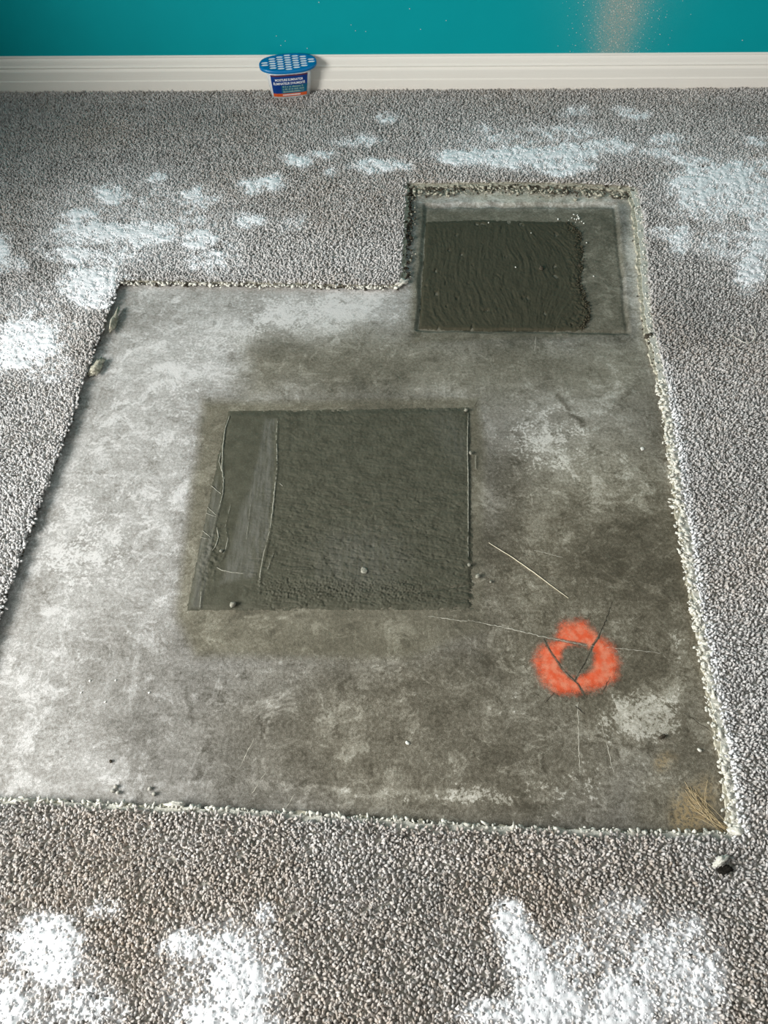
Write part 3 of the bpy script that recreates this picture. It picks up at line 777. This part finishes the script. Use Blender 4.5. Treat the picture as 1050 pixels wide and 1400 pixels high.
# ------------------------------------------------------------------ fresh mortar patches
def inverse_quad(u, v, Q):
    """bilinear-ish coordinates in the quad by projective map"""
    src = np.array([(0, 0), (1, 0), (1, 1), (0, 1)], float); A, bvec = [], []
    for (x, y), (s, t) in zip(Q, src):
        A.append([x, y, 1, 0, 0, 0, -s * x, -s * y]); bvec.append(s)
        A.append([0, 0, 0, x, y, 1, -t * x, -t * y]); bvec.append(t)
    h = np.linalg.solve(np.array(A), np.array(bvec)); w = h[6] * u + h[7] * v + 1
    return (h[0] * u + h[1] * v + h[2]) / w, (h[3] * u + h[4] * v + h[5]) / w
def main_patch():
    P = [at(*p) for p in MAIN]; st = .0017
    xs = np.arange(min(p.x for p in P) - .01, max(p.x for p in P) + .01, st); ys = np.arange(min(p.y for p in P) - .01, max(p.y for p in P) + .01, st)
    X, Y = np.meshgrid(xs, ys); u, v = to_image_px(X, Y)
    e = 2.0 * fbm(u / 22, v / 22, 3, 91)
    d = polydist(u + e, v + e * .7, MAIN)
    body = sstep(330, 420, u + (v - 563) * .13)
    # trowel streaks run nearly level, a little uphill to the right
    a = math.radians(-9); xr = X * math.cos(a) + Y * math.sin(a); yr = -X * math.sin(a) + Y * math.cos(a)
    st1 = fbm(xr * 9, yr * 85, 4, 93, .6); st2 = np.abs(fbm(xr * 14, yr * 60, 3, 95, .6))
    pits = fbm(X * 130, Y * 130, 3, 97, .6)
    low = sstep(560, 800, v)
    h = .0022 * sstep(-.5, 7, d)
    h = h + body * (.0012 * st1 * (.4 + low) * (.5 + 1.6 * np.abs(fbm(X * 9, Y * 9, 2, 94))) + .0011 * fbm(X * 48, Y * 60, 3, 96, .6) - .0016 * sstep(.0, .08, .08 - st2) * low + .0011 * pits) + .0005 * fbm(X * 16, Y * 16, 3, 99)
    h = h + .0004 * (1 - body) * fbm(xr * 60, yr * 8, 3, 101)
    grit = (1 - sstep(6, 24, np.abs(v - 806 - .02 * (u - 400)))) * sstep(330, 370, u) * (1 - sstep(560, 620, u))
    h = h + .0016 * grit * np.clip(fbm(X * 240, Y * 240, 2, 103) + .1, 0, 1) * 2
    rough_l = blob(u, v, 288, 765, 14, 40, 12, .6); h = h + .0030 * rough_l * fbm(X * 110, Y * 110, 3, 105)
    # ridge left by the trowel: fine raised lines
    for pts, w, hh in (([(314, 570), (306, 600), (305, 630), (305, 660), (302, 690), (298, 705)], 1.6, .0022), ([(380, 574), (378, 610), (379, 640), (375, 680), (372, 715), (366, 745), (357, 785), (355, 806)], 1.8, .0026),
                       ([(640, 566), (639, 640), (640, 700), (640, 766)], 1.5, .0020), ([(298, 705), (293, 725), (288, 750)], 1.6, .0022), ([(310, 725), (312, 745), (305, 765)], 1.6, .002), ([(375, 755), (366, 780)], 1.4, .002),
                       ([(345, 670), (338, 740)], 1.3, .0008), ([(277, 806), (274, 832)], 2.0, .0018), ([(270, 800), (266, 830)], 1.6, .0010), ([(300, 778), (315, 782), (350, 786)], 1.5, .0010), ([(316, 690), (309, 720)], 1.3, .0014)):
        ln = linedist(u + 1.2 * fbm(u / 9, v / 9, 2, 107), v, pts); h = h + .45 * hh * (1 - sstep(w * .3, w * 1.6, ln))
    for pts, w, hh in (([(560, 812), (600, 806), (638, 800)], 2.0, -.0016), ([(420, 720), (520, 690), (636, 672)], 2.2, -.0009), ([(470, 735), (560, 712), (632, 690)], 2.0, -.0010), ([(480, 700), (500, 690), (560, 685)], 2, .0008)):
        ln = linedist(u, v + 2 * fbm(u / 20, v / 20, 3, 109), pts); h = h + hh * (1 - sstep(w * .3, w * 1.6, ln))
    sm = sstep(-3, 5, polydist(u + 3 * fbm(u / 14, v / 30, 3, 111), v, [(362, 572), (377, 574), (370, 720), (350, 790), (300, 800), (318, 740), (330, 690), (346, 655), (356, 610)]))
    sm = np.maximum(sm, .8 * sstep(-3, 4, polydist(u, v, [(296, 650), (302, 690), (288, 760), (276, 832), (260, 832), (268, 765)])))
    sm = np.maximum(sm, .55 * blob(u, v, 490, 765, 60, 40, 0, .7) + .4 * blob(u, v, 620, 600, 20, 40, -30))
    keep0 = d > -1.2; keep = keep0[:-1, :-1] & keep0[1:, :-1] & keep0[:-1, 1:] & keep0[1:, 1:]
    Z = floor_height(X, Y) + h + .0002
    V, F, s2 = compact(np.stack([X, Y, Z], -1).reshape(-1, 3), grid_faces(len(xs), len(ys), keep), sm.ravel())
    me = np_mesh('mortar_patch', V, F); attr(me, 'smear', s2); attr(me, 'wet', np.zeros(len(V)))
    return me
mp = tag(obj('mortar_patch', main_patch(), M['mortar']), 'large square of fresh dark mortar troweled into the middle of the concrete', 'mortar patch')
M['ridge'] = plain('mortar_ridge', lin(126, 125, 112), lin(168, 166, 152), 300, .45, .4, .4)
RIDGES = [([(314, 570), (308, 588), (305, 612), (304, 640), (306, 660), (305, 676), (301, 692), (297, 706)], .0013), ([(380, 574), (378, 595), (379, 620), (379, 640), (376, 668), (373, 700), (369, 727), (365, 742)], .0014),
          ([(365, 742), (360, 762), (356, 785), (355, 806)], .0010), ([(375, 755), (370, 768), (366, 780)], .0008), ([(640, 566), (639, 610), (640, 660), (640, 710), (640, 766)], .0010), ([(302, 620), (300, 632), (304, 646), (307, 656)], .0008),
          ([(289, 665), (305, 678)], .0007), ([(284, 694), (297, 706)], .0007), ([(282, 702), (296, 708)], .0006), ([(277, 726), (288, 735)], .0007), ([(274, 735), (287, 738)], .0006), ([(297, 722), (299, 735), (295, 748), (289, 755)], .0012),
          ([(309, 724), (312, 738), (309, 752), (305, 758)], .0010), ([(316, 690), (312, 705), (308, 722)], .0007), ([(296, 776), (303, 780), (315, 783), (335, 785)], .0008), ([(383, 662), (387, 665)], .0008), ([(343, 690), (337, 738)], .0005), ([(276, 806), (274, 832)], .0010), ([(650, 623), (650, 643)], .0007)]
for i, (p, w) in enumerate(RIDGES):
    P = path(p, .005, .0004, .0024, 200 + i); rr = random.Random(i); n = len(P)
    V, F = tube_arrays(P, np.array([1.45 * w * rr.uniform(.55, 1.15) * (.3 + .7 * math.sin(math.pi * (j + .5) / n) ** .4) for j in range(n)]), 6)
    obj('trowel_ridge', np_mesh('trowel_ridge', V, F), M['ridge'], mp)
UPPER = [(583, 302), (660, 300), (745, 302), (778, 302), (793, 315), (797, 350), (793, 385), (803, 415), (806, 432), (796, 450), (720, 451), (640, 450), (573, 447), (578, 380)]
def upper_patch():
    P = [at(*p) for p in UPPER]; st = .0019
    xs = np.arange(min(p.x for p in P) - .02, max(p.x for p in P) + .02, st); ys = np.arange(min(p.y for p in P) - .02, max(p.y for p in P) + .02, st)
    X, Y = np.meshgrid(xs, ys); u, v = to_image_px(X, Y)
    ragg = sstep(740, 800, u)
    e = (1.5 + 6 * ragg) * fbm(u / 14, v / 10, 4, 121, .6)
    d = polydist(u + e, v + e * .5, UPPER)
    arc = X + 1.5 * np.clip(X - X.mean(), -.05, 1) * (Y - Y.mean()) ** 2 * 8 + .02 * noise(X * 7, Y * 7, 5)
    st1 = fbm(arc * 62, Y * 8, 5, 123, .68) * (.55 + .9 * np.abs(fbm(X * 12, Y * 12, 2, 124)))
    h = .0020 * sstep(-.5, 4, d) + .0036 * st1 * sstep(0, 14, d) + .0010 * fbm(X * 120, Y * 90, 3, 125) + .0028 * ragg * sstep(-1, 6, d) * (1 - sstep(8, 26, d)) * np.clip(.4 + fbm(X * 90, Y * 90, 3, 127, .7) * 1.6, -.3, 1.4)
    pit = fbm(X * 45, Y * 22, 2, 129); h = h - .0022 * sstep(.42, .6, pit)
    keep0 = d > -1.0; keep = keep0[:-1, :-1] & keep0[1:, :-1] & keep0[:-1, 1:] & keep0[1:, 1:]
    Z = floor_height(X, Y) + h + .0002
    V, F = compact(np.stack([X, Y, Z], -1).reshape(-1, 3), grid_faces(len(xs), len(ys), keep))
    me = np_mesh('mortar_patch', V, F); attr(me, 'smear', np.zeros(len(V))); attr(me, 'wet', np.full(len(V), .85))
    return me
mp2 = tag(obj('mortar_patch', upper_patch(), M['mortar']), 'smaller darker mortar patch in the sunk frame of the upper notch', 'mortar patch')

def ragged_grit():
    r = random.Random(77); parts = []; E = [(780, 303), (793, 318), (797, 350), (793, 385), (803, 415), (806, 432), (798, 448)]
    for i in range(230):
        j = r.randrange(len(E) - 1); t = r.random(); u = E[j][0] + (E[j + 1][0] - E[j][0]) * t - abs(r.gauss(0, 5)) + 2; v = E[j][1] + (E[j + 1][1] - E[j][1]) * t
        p = on_floor(u, v, .0012); V, F = lump(r.uniform(.0012, .0036), r.randrange(10 ** 6), 1, .7); parts.append((V + np.array(p), F))
    V, F = join(parts); me = np_mesh('ragged_grit', V, F); attr(me, 'smear', np.zeros(len(V))); attr(me, 'wet', np.ones(len(V)))
    return tag(obj('ragged_grit', me, M['mortar'], mp2), 'dark gritty mortar along the ragged right side', kind='stuff')
ragged_grit()

# ------------------------------------------------------------------ orange paint ring
def paint_ring():
    k = Nodes('orange_spray_paint')
    den = k.attr('cover'); n = k.noise(700, 3, .7); n2 = k.noise(60, 4)
    n5 = k.noise(130, 5, .7)
    f = k.math('MULTIPLY', k.mr(k.math('ADD', den, k.math('ADD', k.math('MULTIPLY', k.math('SUBTRACT', n, .5), 1.1), k.math('MULTIPLY', k.math('SUBTRACT', n5, .5), .8))), .12, 1.05), .88)
    col = k.mix(k.mr(n2, .35, .65), lin(242, 102, 62), lin(244, 146, 112))
    k.set(col, .6, .3)
    tr = k.n('ShaderNodeBsdfTransparent'); mx = k.n('ShaderNodeMixShader')
    k.put(mx.inputs[0], f); k.put(mx.inputs[1], tr.outputs[0]); k.put(mx.inputs[2], k.b.outputs[0]); k.put(k.out.inputs['Surface'], mx.outputs[0])
    P = [at(715, 830), at(870, 970), at(715, 970), at(870, 830)]; st = .0016
    xs = np.arange(min(p.x for p in P), max(p.x for p in P), st); ys = np.arange(min(p.y for p in P), max(p.y for p in P), st)
    X, Y = np.meshgrid(xs, ys); u, v = to_image_px(X, Y)
    wu = u + 5 * fbm(u / 26, v / 26, 3, 131); wv = v + 5 * fbm(u / 26, v / 26, 3, 132)
    OUT = [(768, 853), (795, 848), (815, 864), (838, 884), (846, 905), (842, 928), (818, 942), (790, 949), (757, 946), (738, 930), (731, 905), (738, 886), (758, 874)]
    do = polydist(wu, wv, OUT); di = polydist(wu, wv, [(776, 886), (800, 882), (812, 893), (808, 912), (795, 925), (778, 924), (768, 908), (768, 894)])
    cov = sstep(-13, 13, do) * (1 - .98 * sstep(-9, 7, di))
    for pts, w in ((cracks[0][0], 1.4), (cracks[2][0], 1.8), (scr[0][0], 1.8), (cracks[1][0], 1.5)):
        cov = cov * (1 - .7 * (1 - sstep(w * .5, w * 1.8, linedist(u, v, pts))))
    ok = cov > .02; keep = ok[:-1, :-1] & ok[1:, :-1] & ok[:-1, 1:] & ok[1:, 1:]
    V, F, c2 = compact(np.stack([X, Y, floor_height(X, Y) + .0003], -1).reshape(-1, 3), grid_faces(len(xs), len(ys), keep), cov.ravel())
    me = np_mesh('paint_ring', V, F); attr(me, 'cover', c2); me.materials.append(k.m)
    return me
tag(obj('paint_ring', paint_ring()), 'bright orange spray-painted ring on the brown concrete', 'paint mark')

# ------------------------------------------------------------------ moisture absorber tub
def tub():
    base = at(397.5, 126.2, CT); base.z = CT + .0005
    root = tag(empty('moisture_absorber_tub', base, wrot + math.radians(8.5)), 'clear plastic moisture absorber tub with blue honeycomb lid against the baseboard', 'tub')
    root.rotation_euler.x = math.radians(7)
    def outline(a, b, e, n=64):
        o = []
        for i in range(n):
            t = 2 * math.pi * i / n; c, s = math.cos(t), math.sin(t)
            o.append((a * math.copysign(abs(c) ** (2 / e), c), b * math.copysign(abs(s) ** (2 / e), s)))
        return o
    def loft(name, rings, cap0=True, cap1=True):
        bm = bmesh.new(); R = []
        for (a, b, e, z) in rings: R.append([bm.verts.new((x, y, z)) for x, y in outline(a, b, e)])
        for p, q in zip(R[:-1], R[1:]):
            for i in range(len(p)): bm.faces.new((p[i], p[(i + 1) % len(p)], q[(i + 1) % len(p)], q[i]))
        if cap0: bm.faces.new(R[0][::-1])
        if cap1: bm.faces.new(R[-1])
        bmesh.ops.recalc_face_normals(bm, faces=bm.faces)
        return from_bm(name, bm)
    k = Nodes('clear_plastic'); k.set((.93, .94, .93), .2, .5, Transmission_Weight=.35, IOR=1.3); clear = k.m
    white = plain('white_plastic', lin(250, 251, 252), lin(253, 254, 255), 60, .4, .05)
    k = Nodes('blue_plastic'); n = k.noise(40, 2); blue = k.set(k.mix(n, lin(0, 112, 172), lin(2, 128, 190)), .32, .5)
    H = .097
    obj('body', loft('body', [(.062, .029, 4, .0), (.066, .032, 4, .002), (.069, .0335, 4, .03), (.075, .0365, 4, H)]), clear, root)
    obj('inner_tray', loft('inner_tray', [(.069, .033, 4, .05), (.0725, .0348, 4, H - .0005)]), white, root)
    # lid with honeycomb openings
    A, B, E = .094, .0455, 2.4
    lid_me = loft('lid', [(A - .004, B - .004, E, H - .003), (A, B, E, H), (A, B, E, H + .006), (A - .002, B - .002, E, H + .0085), (A - .007, B - .006, E, H + .0095)])
    lid = obj('lid', lid_me, blue, root)
    hx, hy = .0136, .0062                                # half pitch of the stretched cells
    cells = []
    for c in range(-3, 4):
        for r in range(-4, 5):
            x = c * hx * 2 * .93; y = (r + (.5 if c % 2 else 0)) * hy * 2 * .93
            if (abs(x) / (A - .014)) ** 2.2 + (abs(y) / (B - .009)) ** 2.2 < .98: cells.append((x, y))
    bm = bmesh.new()
    for x, y in cells:
        ring = [(x + hx * 1.08 * cx, y + hy * .80 * cy) for cx, cy in ((1, 0), (.5, 1), (-.5, 1), (-1, 0), (-.5, -1), (.5, -1))]
        lo = [bm.verts.new((a, b, H + .004)) for a, b in ring]; hi = [bm.verts.new((a, b, H + .014)) for a, b in ring]
        bm.faces.new(lo[::-1]); bm.faces.new(hi)
        for i in range(6): bm.faces.new((lo[i], lo[(i + 1) % 6], hi[(i + 1) % 6], hi[i]))
    cut = bpy.data.objects.new('cutter', from_bm('cutter', bm)); COL.objects.link(cut); cut.parent = root
    bo = lid.modifiers.new('holes', 'BOOLEAN'); bo.object = cut; bo.operation = 'DIFFERENCE'; bo.solver = 'EXACT'
    bpy.context.view_layer.update()
    ev = lid.evaluated_get(bpy.context.evaluated_depsgraph_get()); nm = bpy.data.meshes.new_from_object(ev)
    lid.modifiers.clear(); lid.data = nm; bpy.data.objects.remove(cut, do_unlink=True)
    nm.polygons.foreach_set('use_smooth', [False] * len(nm.polygons))
    # white membrane seen through the openings, one pad per cell
    bm = bmesh.new(); ring = [(hx * 1.06 * cx, hy * .78 * cy) for cx, cy in ((1, 0), (.5, 1), (-.5, 1), (-1, 0), (-.5, -1), (.5, -1))]
    lo = [bm.verts.new((a, b, 0)) for a, b in ring]; hi = [bm.verts.new((a * .9, b * .9, .0036)) for a, b in ring]
    bm.faces.new(hi)
    for i in range(6): bm.faces.new((lo[i], lo[(i + 1) % 6], hi[(i + 1) % 6], hi[i]))
    cm = from_bm('membrane_cell', bm); cm.materials.append(white)
    for x, y in cells: obj('membrane_cell', cm, None, lid, (x, y, H + .0042), False)
    # front label: leans with the tapered front
    z0, z1 = .010, .088
    def front_y(z): return -(.0320 + (z / H) * .0048) - .0005
    lab = empty('unused'); bpy.data.objects.remove(lab)
    def panel(name, xa0, xb0, za, xa1, xb1, zb, mat, off=0.0, par=None):
        bm = bmesh.new(); n = 10; lo, hi = [], []
        for i in range(n + 1):
            t = i / n
            def yy(x, z):
                a = .0680 + (z / H) * .0070; return front_y(z) * (1 - min(1, abs(x) / a) ** 4) ** .25 - off
            x0 = xa0 + (xb0 - xa0) * t; x1 = xa1 + (xb1 - xa1) * t
            lo.append(bm.verts.new((x0, yy(x0, za), za))); hi.append(bm.verts.new((x1, yy(x1, zb), zb)))
        for i in range(n): bm.faces.new((lo[i], lo[i + 1], hi[i + 1], hi[i]))
        g = bmesh.ops.extrude_face_region(bm, geom=list(bm.faces)); 
        for e in g['geom']:
            if isinstance(e, bmesh.types.BMVert): e.co.y -= .0003
        bmesh.ops.recalc_face_normals(bm, faces=bm.faces)
        return obj(name, from_bm(name, bm), mat, par or root, smooth=False)
    mk = lambda nme, c, c2: plain(nme, c, c2, 30, .35, .0, .4)
    navy = mk('label_navy', lin(8, 52, 128), lin(10, 66, 140)); teal = mk('label_teal', lin(14, 96, 128), lin(20, 104, 134)); oran = mk('label_orange', lin(206, 84, 40), lin(214, 96, 50))
    maroon = mk('label_maroon', lin(96, 50, 66), lin(112, 60, 70)); wh = mk('label_white', lin(245, 245, 245), lin(252, 252, 252)); sage = mk('label_sage', lin(142, 170, 160), lin(156, 182, 170))
    label = panel('label', -.058, .052, .010, -.063, .059, .088, navy)
    panel('orange_band', -.058, .052, .0102, -.0588, .053, .0215, oran, .0004, label)
    panel('teal_panel', -.030, .052, .0215, -.031, .0565, .0500, teal, .0004, label)
    panel('maroon_band', -.0625, .0588, .083, -.063, .059, .0878, maroon, .0004, label)
    def text(s, x, z, size, mat, width, shear=0.0):
        c = bpy.data.curves.new('lettering', 'FONT'); c.body = s; c.size = size; c.align_x = 'CENTER'; c.extrude = .0002; c.offset = size * .022; c.shear = shear
        t = bpy.data.objects.new('lettering', c); COL.objects.link(t)
        bpy.context.view_layer.update()
        me = bpy.data.meshes.new_from_object(t.evaluated_get(bpy.context.evaluated_depsgraph_get())); bpy.data.objects.remove(t, do_unlink=True)
        w = max(v.co.x for v in me.vertices) - min(v.co.x for v in me.vertices); sx = width / w
        cx = (max(v.co.x for v in me.vertices) + min(v.co.x for v in me.vertices)) / 2
        for v in me.vertices:
            X_, Z_ = x + (v.co.x - cx) * sx, z + v.co.y
            a = .0680 + (Z_ / H) * .0070
            v.co = (X_, front_y(Z_) * (1 - min(1, abs(X_) / a) ** 4) ** .25 - .0008 - v.co.z, Z_)
        me.materials.clear(); me.materials.append(mat)
        return obj('lettering', me, None, label, smooth=False)
    text('MOISTURE ELIMINATOR', -.003, .0672, .0112, wh, .092)
    text("ÉLIMINATEUR D'HUMIDITÉ", -.003, .0540, .0112, wh, .104)
    # small print is too small to read in the photograph: rows of short strokes
    r = random.Random(5)
    for z, xa, xb in ((.0435, -.026, .040), (.0345, -.026, .042), (.0255, -.026, .044)):
        bm = bmesh.new(); x = xa
        while x < xb:
            if r.random() < .13: x += .003; continue
            w, h = r.uniform(.0010, .0022), r.choice((.0042, .0042, .0058))
            yv = front_y(z) * (1 - min(1, abs(x) / .072) ** 4) ** .25 - .00115
            vs = [bm.verts.new((x + a, yv, z + b)) for a, b in ((0, 0), (w, 0), (w, h), (0, h))]; bm.faces.new(vs); x += w + .0007
        obj('small_print', from_bm('small_print', bm), sage, label, smooth=False)
    bm = bmesh.new(); x = -.028
    while x < .030:
        w = r.uniform(.001, .002); yv = front_y(.0135) * (1 - min(1, abs(x) / .071) ** 4) ** .25 - .00115
        vs = [bm.verts.new((x + a, yv, .0138 + b)) for a, b in ((0, 0), (w, 0), (w, .0042), (0, .0042))]; bm.faces.new(vs); x += w + .0007
    obj('small_print', from_bm('small_print', bm), wh, label, smooth=False)
    return root
tub()

# ------------------------------------------------------------------ loose bits on the floor
def crumb(name, u, v, size, mat, label, cat, group=None, dz=0.0, seed=None, sub=2, rough=.4, z=None):
    p = on_floor(u, v, dz) if z is None else at(u, v, z)
    V, F = lump(size, seed if seed is not None else int(u * 31 + v), sub, rough)
    o = obj(name, np_mesh(name, V, F), mat, loc=p); o.rotation_euler.z = random.uniform(0, 6.28)
    return tag(o, label, cat, group)
MZ = .0022
crumb('mortar_crumb', 641, 774, (.0042, .0034, .0040), M['mcrumb'], 'small mortar crumb on the lower right edge of the large patch', 'crumb', None, MZ)
crumb('mortar_crumb', 653, 789, (.0062, .0048, .0042), M['mcrumb'], 'larger flattened mortar lump just off the large patch corner', 'crumb')
crumb('mortar_crumb', 671, 796, (.0032, .0030, .0030), M['mcrumb'], 'tiny round mortar pellet right of the large patch', 'crumb')
crumb('mortar_crumb', 319, 828, (.0075, .0062, .0058), M['mcrumb'], 'round mortar blob at the lower left edge of the large patch', 'crumb', None, MZ * .8)
crumb('mortar_crumb', 303, 755, (.0036, .0036, .0036), M['mcrumb'], 'small mortar bead among the ridges of the large patch', 'crumb', None, MZ)
crumb('mortar_crumb', 498, 781, (.0090, .0070, .0014), M['mcrumb'], 'flat mortar dab in the lower middle of the large patch', 'crumb', None, MZ)
crumb('mortar_crumb', 637, 563, (.0055, .0042, .0045), M['mcrumb'], 'mortar crumb at the upper right corner of the large patch', 'crumb', None, MZ)
crumb('mortar_crumb', 643, 621, (.0034, .0050, .0034), M['mcrumb'], 'mortar crumb halfway along the right edge of the large patch', 'crumb', None, MZ * .6)
for u, v in ((159, 1076), (155, 1082), (162, 1084)):
    crumb('pellet', u, v, (.0038, .0034, .0034), M['pellet'], 'one of three grey pellets clustered near the near-left carpet edge', 'crumb', 'three grey pellets by the near carpet edge')
for u, v in ((205, 1079), (211, 1086)):
    crumb('pellet', u, v, (.0040, .0032, .0032), M['pellet'], 'one of a pair of pellets right of the three-pellet cluster', 'crumb', 'pair of pellets by the near carpet edge')
crumb('pellet', 152, 1041, (.0030, .0026, .0026), M['dirt'], 'dark pellet on pale concrete above the pellet cluster', 'crumb')
crumb('chip', 557, 1016, (.0032, .0042, .0014), M['chip'], 'white chip on the damp concrete below the large patch', 'chip')
crumb('chip', 878, 614, (.0052, .0042, .0012), M['chip'], 'pale round flake on brown concrete near the right carpet edge', 'chip')
crumb('chip', 964, 919, (.0030, .0028, .0024), M['crumb'], 'cream pad crumb beside the right carpet edge', 'crumb')
crumb('chip', 915, 687, (.0050, .0020, .0014), M['crumb'], 'small cream sliver on brown concrete left of the right carpet edge', 'crumb')
crumb('chip', 905, 1008, (.0095, .0034, .0028), M['dirt'], 'dark flat chip on the pale scraped concrete', 'chip')
crumb('chip', 956, 1026, (.0045, .0028, .0022), M['crumb'], 'cream chip near the lower right carpet edge', 'crumb')
for u, v in ((123, 931), (158, 930), (111, 947), (144, 960), (204, 947)):
    crumb('paint_drop', u, v, (.0022, .0022, .0008), M['chip'], 'tiny white drop on the pale concrete at left', 'drop', 'white drops on the pale concrete')
r = random.Random(9)
for i in range(22):
    u, v = 788 + r.gauss(0, 11), 299 + r.gauss(0, 6)
    crumb('white_flake', u, v, r.uniform(.0012, .0034), M['chip'], 'tiny white flake scattered at the upper patch corner', 'flake', 'clustered white flakes at the upper mortar patch', .0008, 700 + i, 1)
for u, v in ((705, 365), (726, 318), (802, 331), (812, 377), (668, 304)):
    crumb('white_flake', u, v, .0026, M['chip'], 'tiny white flake lying apart from the cluster on the upper patch', 'flake', 'lone white flakes on the upper mortar patch', .0014, None, 1)
CLODS = ((672, 264, .005, 'leftmost dark clod on the pale rim above the upper patch'), (753, 263, .0065, 'largest dark clod on the pale rim above the upper patch'), (805, 270, .004, 'small dark clod just above the white flakes'),
         (847, 271, .0055, 'dark clod at the upper right corner of the sunk frame'), (866, 330, .005, 'lower of two dark clods on the rim right of the upper patch'), (872, 297, .005, 'upper of two dark clods on the rim right of the upper patch'),
         (740, 366, .008, 'dark clod lying in the middle of the upper mortar patch'), (793, 362, .006, 'dark clod at the ragged right side of the upper patch'))
for i, (u, v, sz, lab) in enumerate(CLODS):
    crumb('dirt_clod', u, v, (sz, sz * .7, sz * .5), M['dirt'], lab, 'clod', 'dark clods round the upper patch', .0005, 300 + i)
# straw
def strand(name, pts, rad, mat, label, cat, z=None, lift=.001):
    if z is None: P = path(pts, .006, .0002, lift)
    else:
        Q = [at(*p, z) for p in pts]; P = []
        for i in range(len(Q) - 1):
            p0, p1, p2, p3 = Q[max(i - 1, 0)], Q[i], Q[i + 1], Q[min(i + 2, len(Q) - 1)]
            for t in np.linspace(0, 1, 7)[:-1]:
                P.append(.5 * ((2 * p1) + (p2 - p0) * t + (2 * p0 - 5 * p1 + 4 * p2 - p3) * t * t + (3 * p1 - p0 - 3 * p2 + p3) * t ** 3))
        P.append(Q[-1])
    n = len(P); R = np.array([rad * (.55 + .45 * math.sin(math.pi * (i + .5) / n)) for i in range(n)])
    V, F = tube_arrays(P, R, 6); return tag(obj(name, np_mesh(name, V, F), mat), label, cat)
strand('straw', [(668, 742), (700, 762), (730, 783), (755, 802), (777, 818)], .0011, M['straw'], 'thin pale straw lying on the concrete above the orange ring', 'straw')
strand('thread', [(998, 457), (1008, 463), (1020, 469), (1029, 466), (1033, 456), (1030, 448), (1025, 444)], .0011, M['thread'], 'curled white thread on the carpet at the right', 'thread', z=CT + .0015)
# tan fibre wisp
def wisp():
    rr = random.Random(12); parts = []
    for i in range(20):
        a = at(992 + rr.gauss(0, 5), 1136 + rr.gauss(0, 4)); b = at(960 + rr.gauss(0, 9), 1112 + rr.gauss(0, 5)); c = at(945 + rr.gauss(0, 15), 1088 + rr.gauss(0, 14))
        P = []
        for t in np.linspace(0, 1, 9):
            p = a.lerp(b, t).lerp(b.lerp(c, t), t); p.z = fz(p) + .0008 + .006 * math.sin(t * math.pi) * rr.uniform(.1, 1); P.append(p)
        parts.append(tube_arrays(P, .00032, 4))
    V, F = join(parts); return np_mesh('fibre_wisp', V, F)
tag(obj('fibre_wisp', wisp(), M['jute']), 'wisp of tan jute fibres in the lower right corner of the cut', 'fibres')
# pad scraps
def scrap(name, u, v, size, rz, mat, label, z=0.0, seed=1):
    V, F = lump(size, seed, 3, .55); p = at(u, v, z)
    o = obj(name, np_mesh(name, V, F), mat, loc=p); o.rotation_euler.z = rz
    return tag(o, label, 'pad scrap')
edge_dir = at(118, 505) - at(163, 383); EA = math.atan2(edge_dir.y, edge_dir.x)
scrap('pad_scrap', 158, 441, (.044, .0065, .009), EA, M['pad'], 'long pale pad strip poking out under the left carpet edge', .001, 3)
scrap('pad_scrap', 133, 505, (.030, .012, .008), EA - .25, M['pad'], 'torn pad flap below the long strip on the left edge', .001, 8)
scrap('pad_scrap', 549, 389, (.017, .010, .007), math.radians(25), M['crumb'], 'torn cream pad lump at the inner corner of the notch', .001, 5)
scrap('pad_scrap', 983, 1178, (.015, .006, .006), math.radians(35), M['crumb'], 'cream foam scrap lying on the near right carpet', CT - .002, 6)
scrap('pad_scrap', 990, 1190, (.013, .006, .004), math.radians(8), M['black'], 'dark piece standing in for the shaded hole under the cream scrap on near carpet', CT - .003, 16)  # dark lump added in place of the hole's shade
scrap('pad_scrap', 1003, 1137, (.014, .009, .008), math.radians(-10), M['crumb'], 'cream foam lump in the lower right corner of the cut', .003, 9)
scrap('pad_scrap', 937, 770, (.010, .0035, .004), math.radians(-25), M['crumb'], 'small curled cream scrap sticking out of the right edge', .001, 10)
scrap('pad_scrap', 886, 462, (.012, .008, .006), math.radians(30), M['dirt'], 'dark brown pad chunk at the right edge beside the upper patch', .001, 11)
scrap('pad_scrap', 30, 1096, (.016, .005, .005), math.radians(5), M['crumb'], 'flat cream scrap on the near carpet edge at far left', .008, 12)
scrap('pad_scrap', 240, 1100, (.016, .005, .005), math.radians(4), M['crumb'], 'flat cream scrap on the near carpet edge below the pellets', .008, 13)
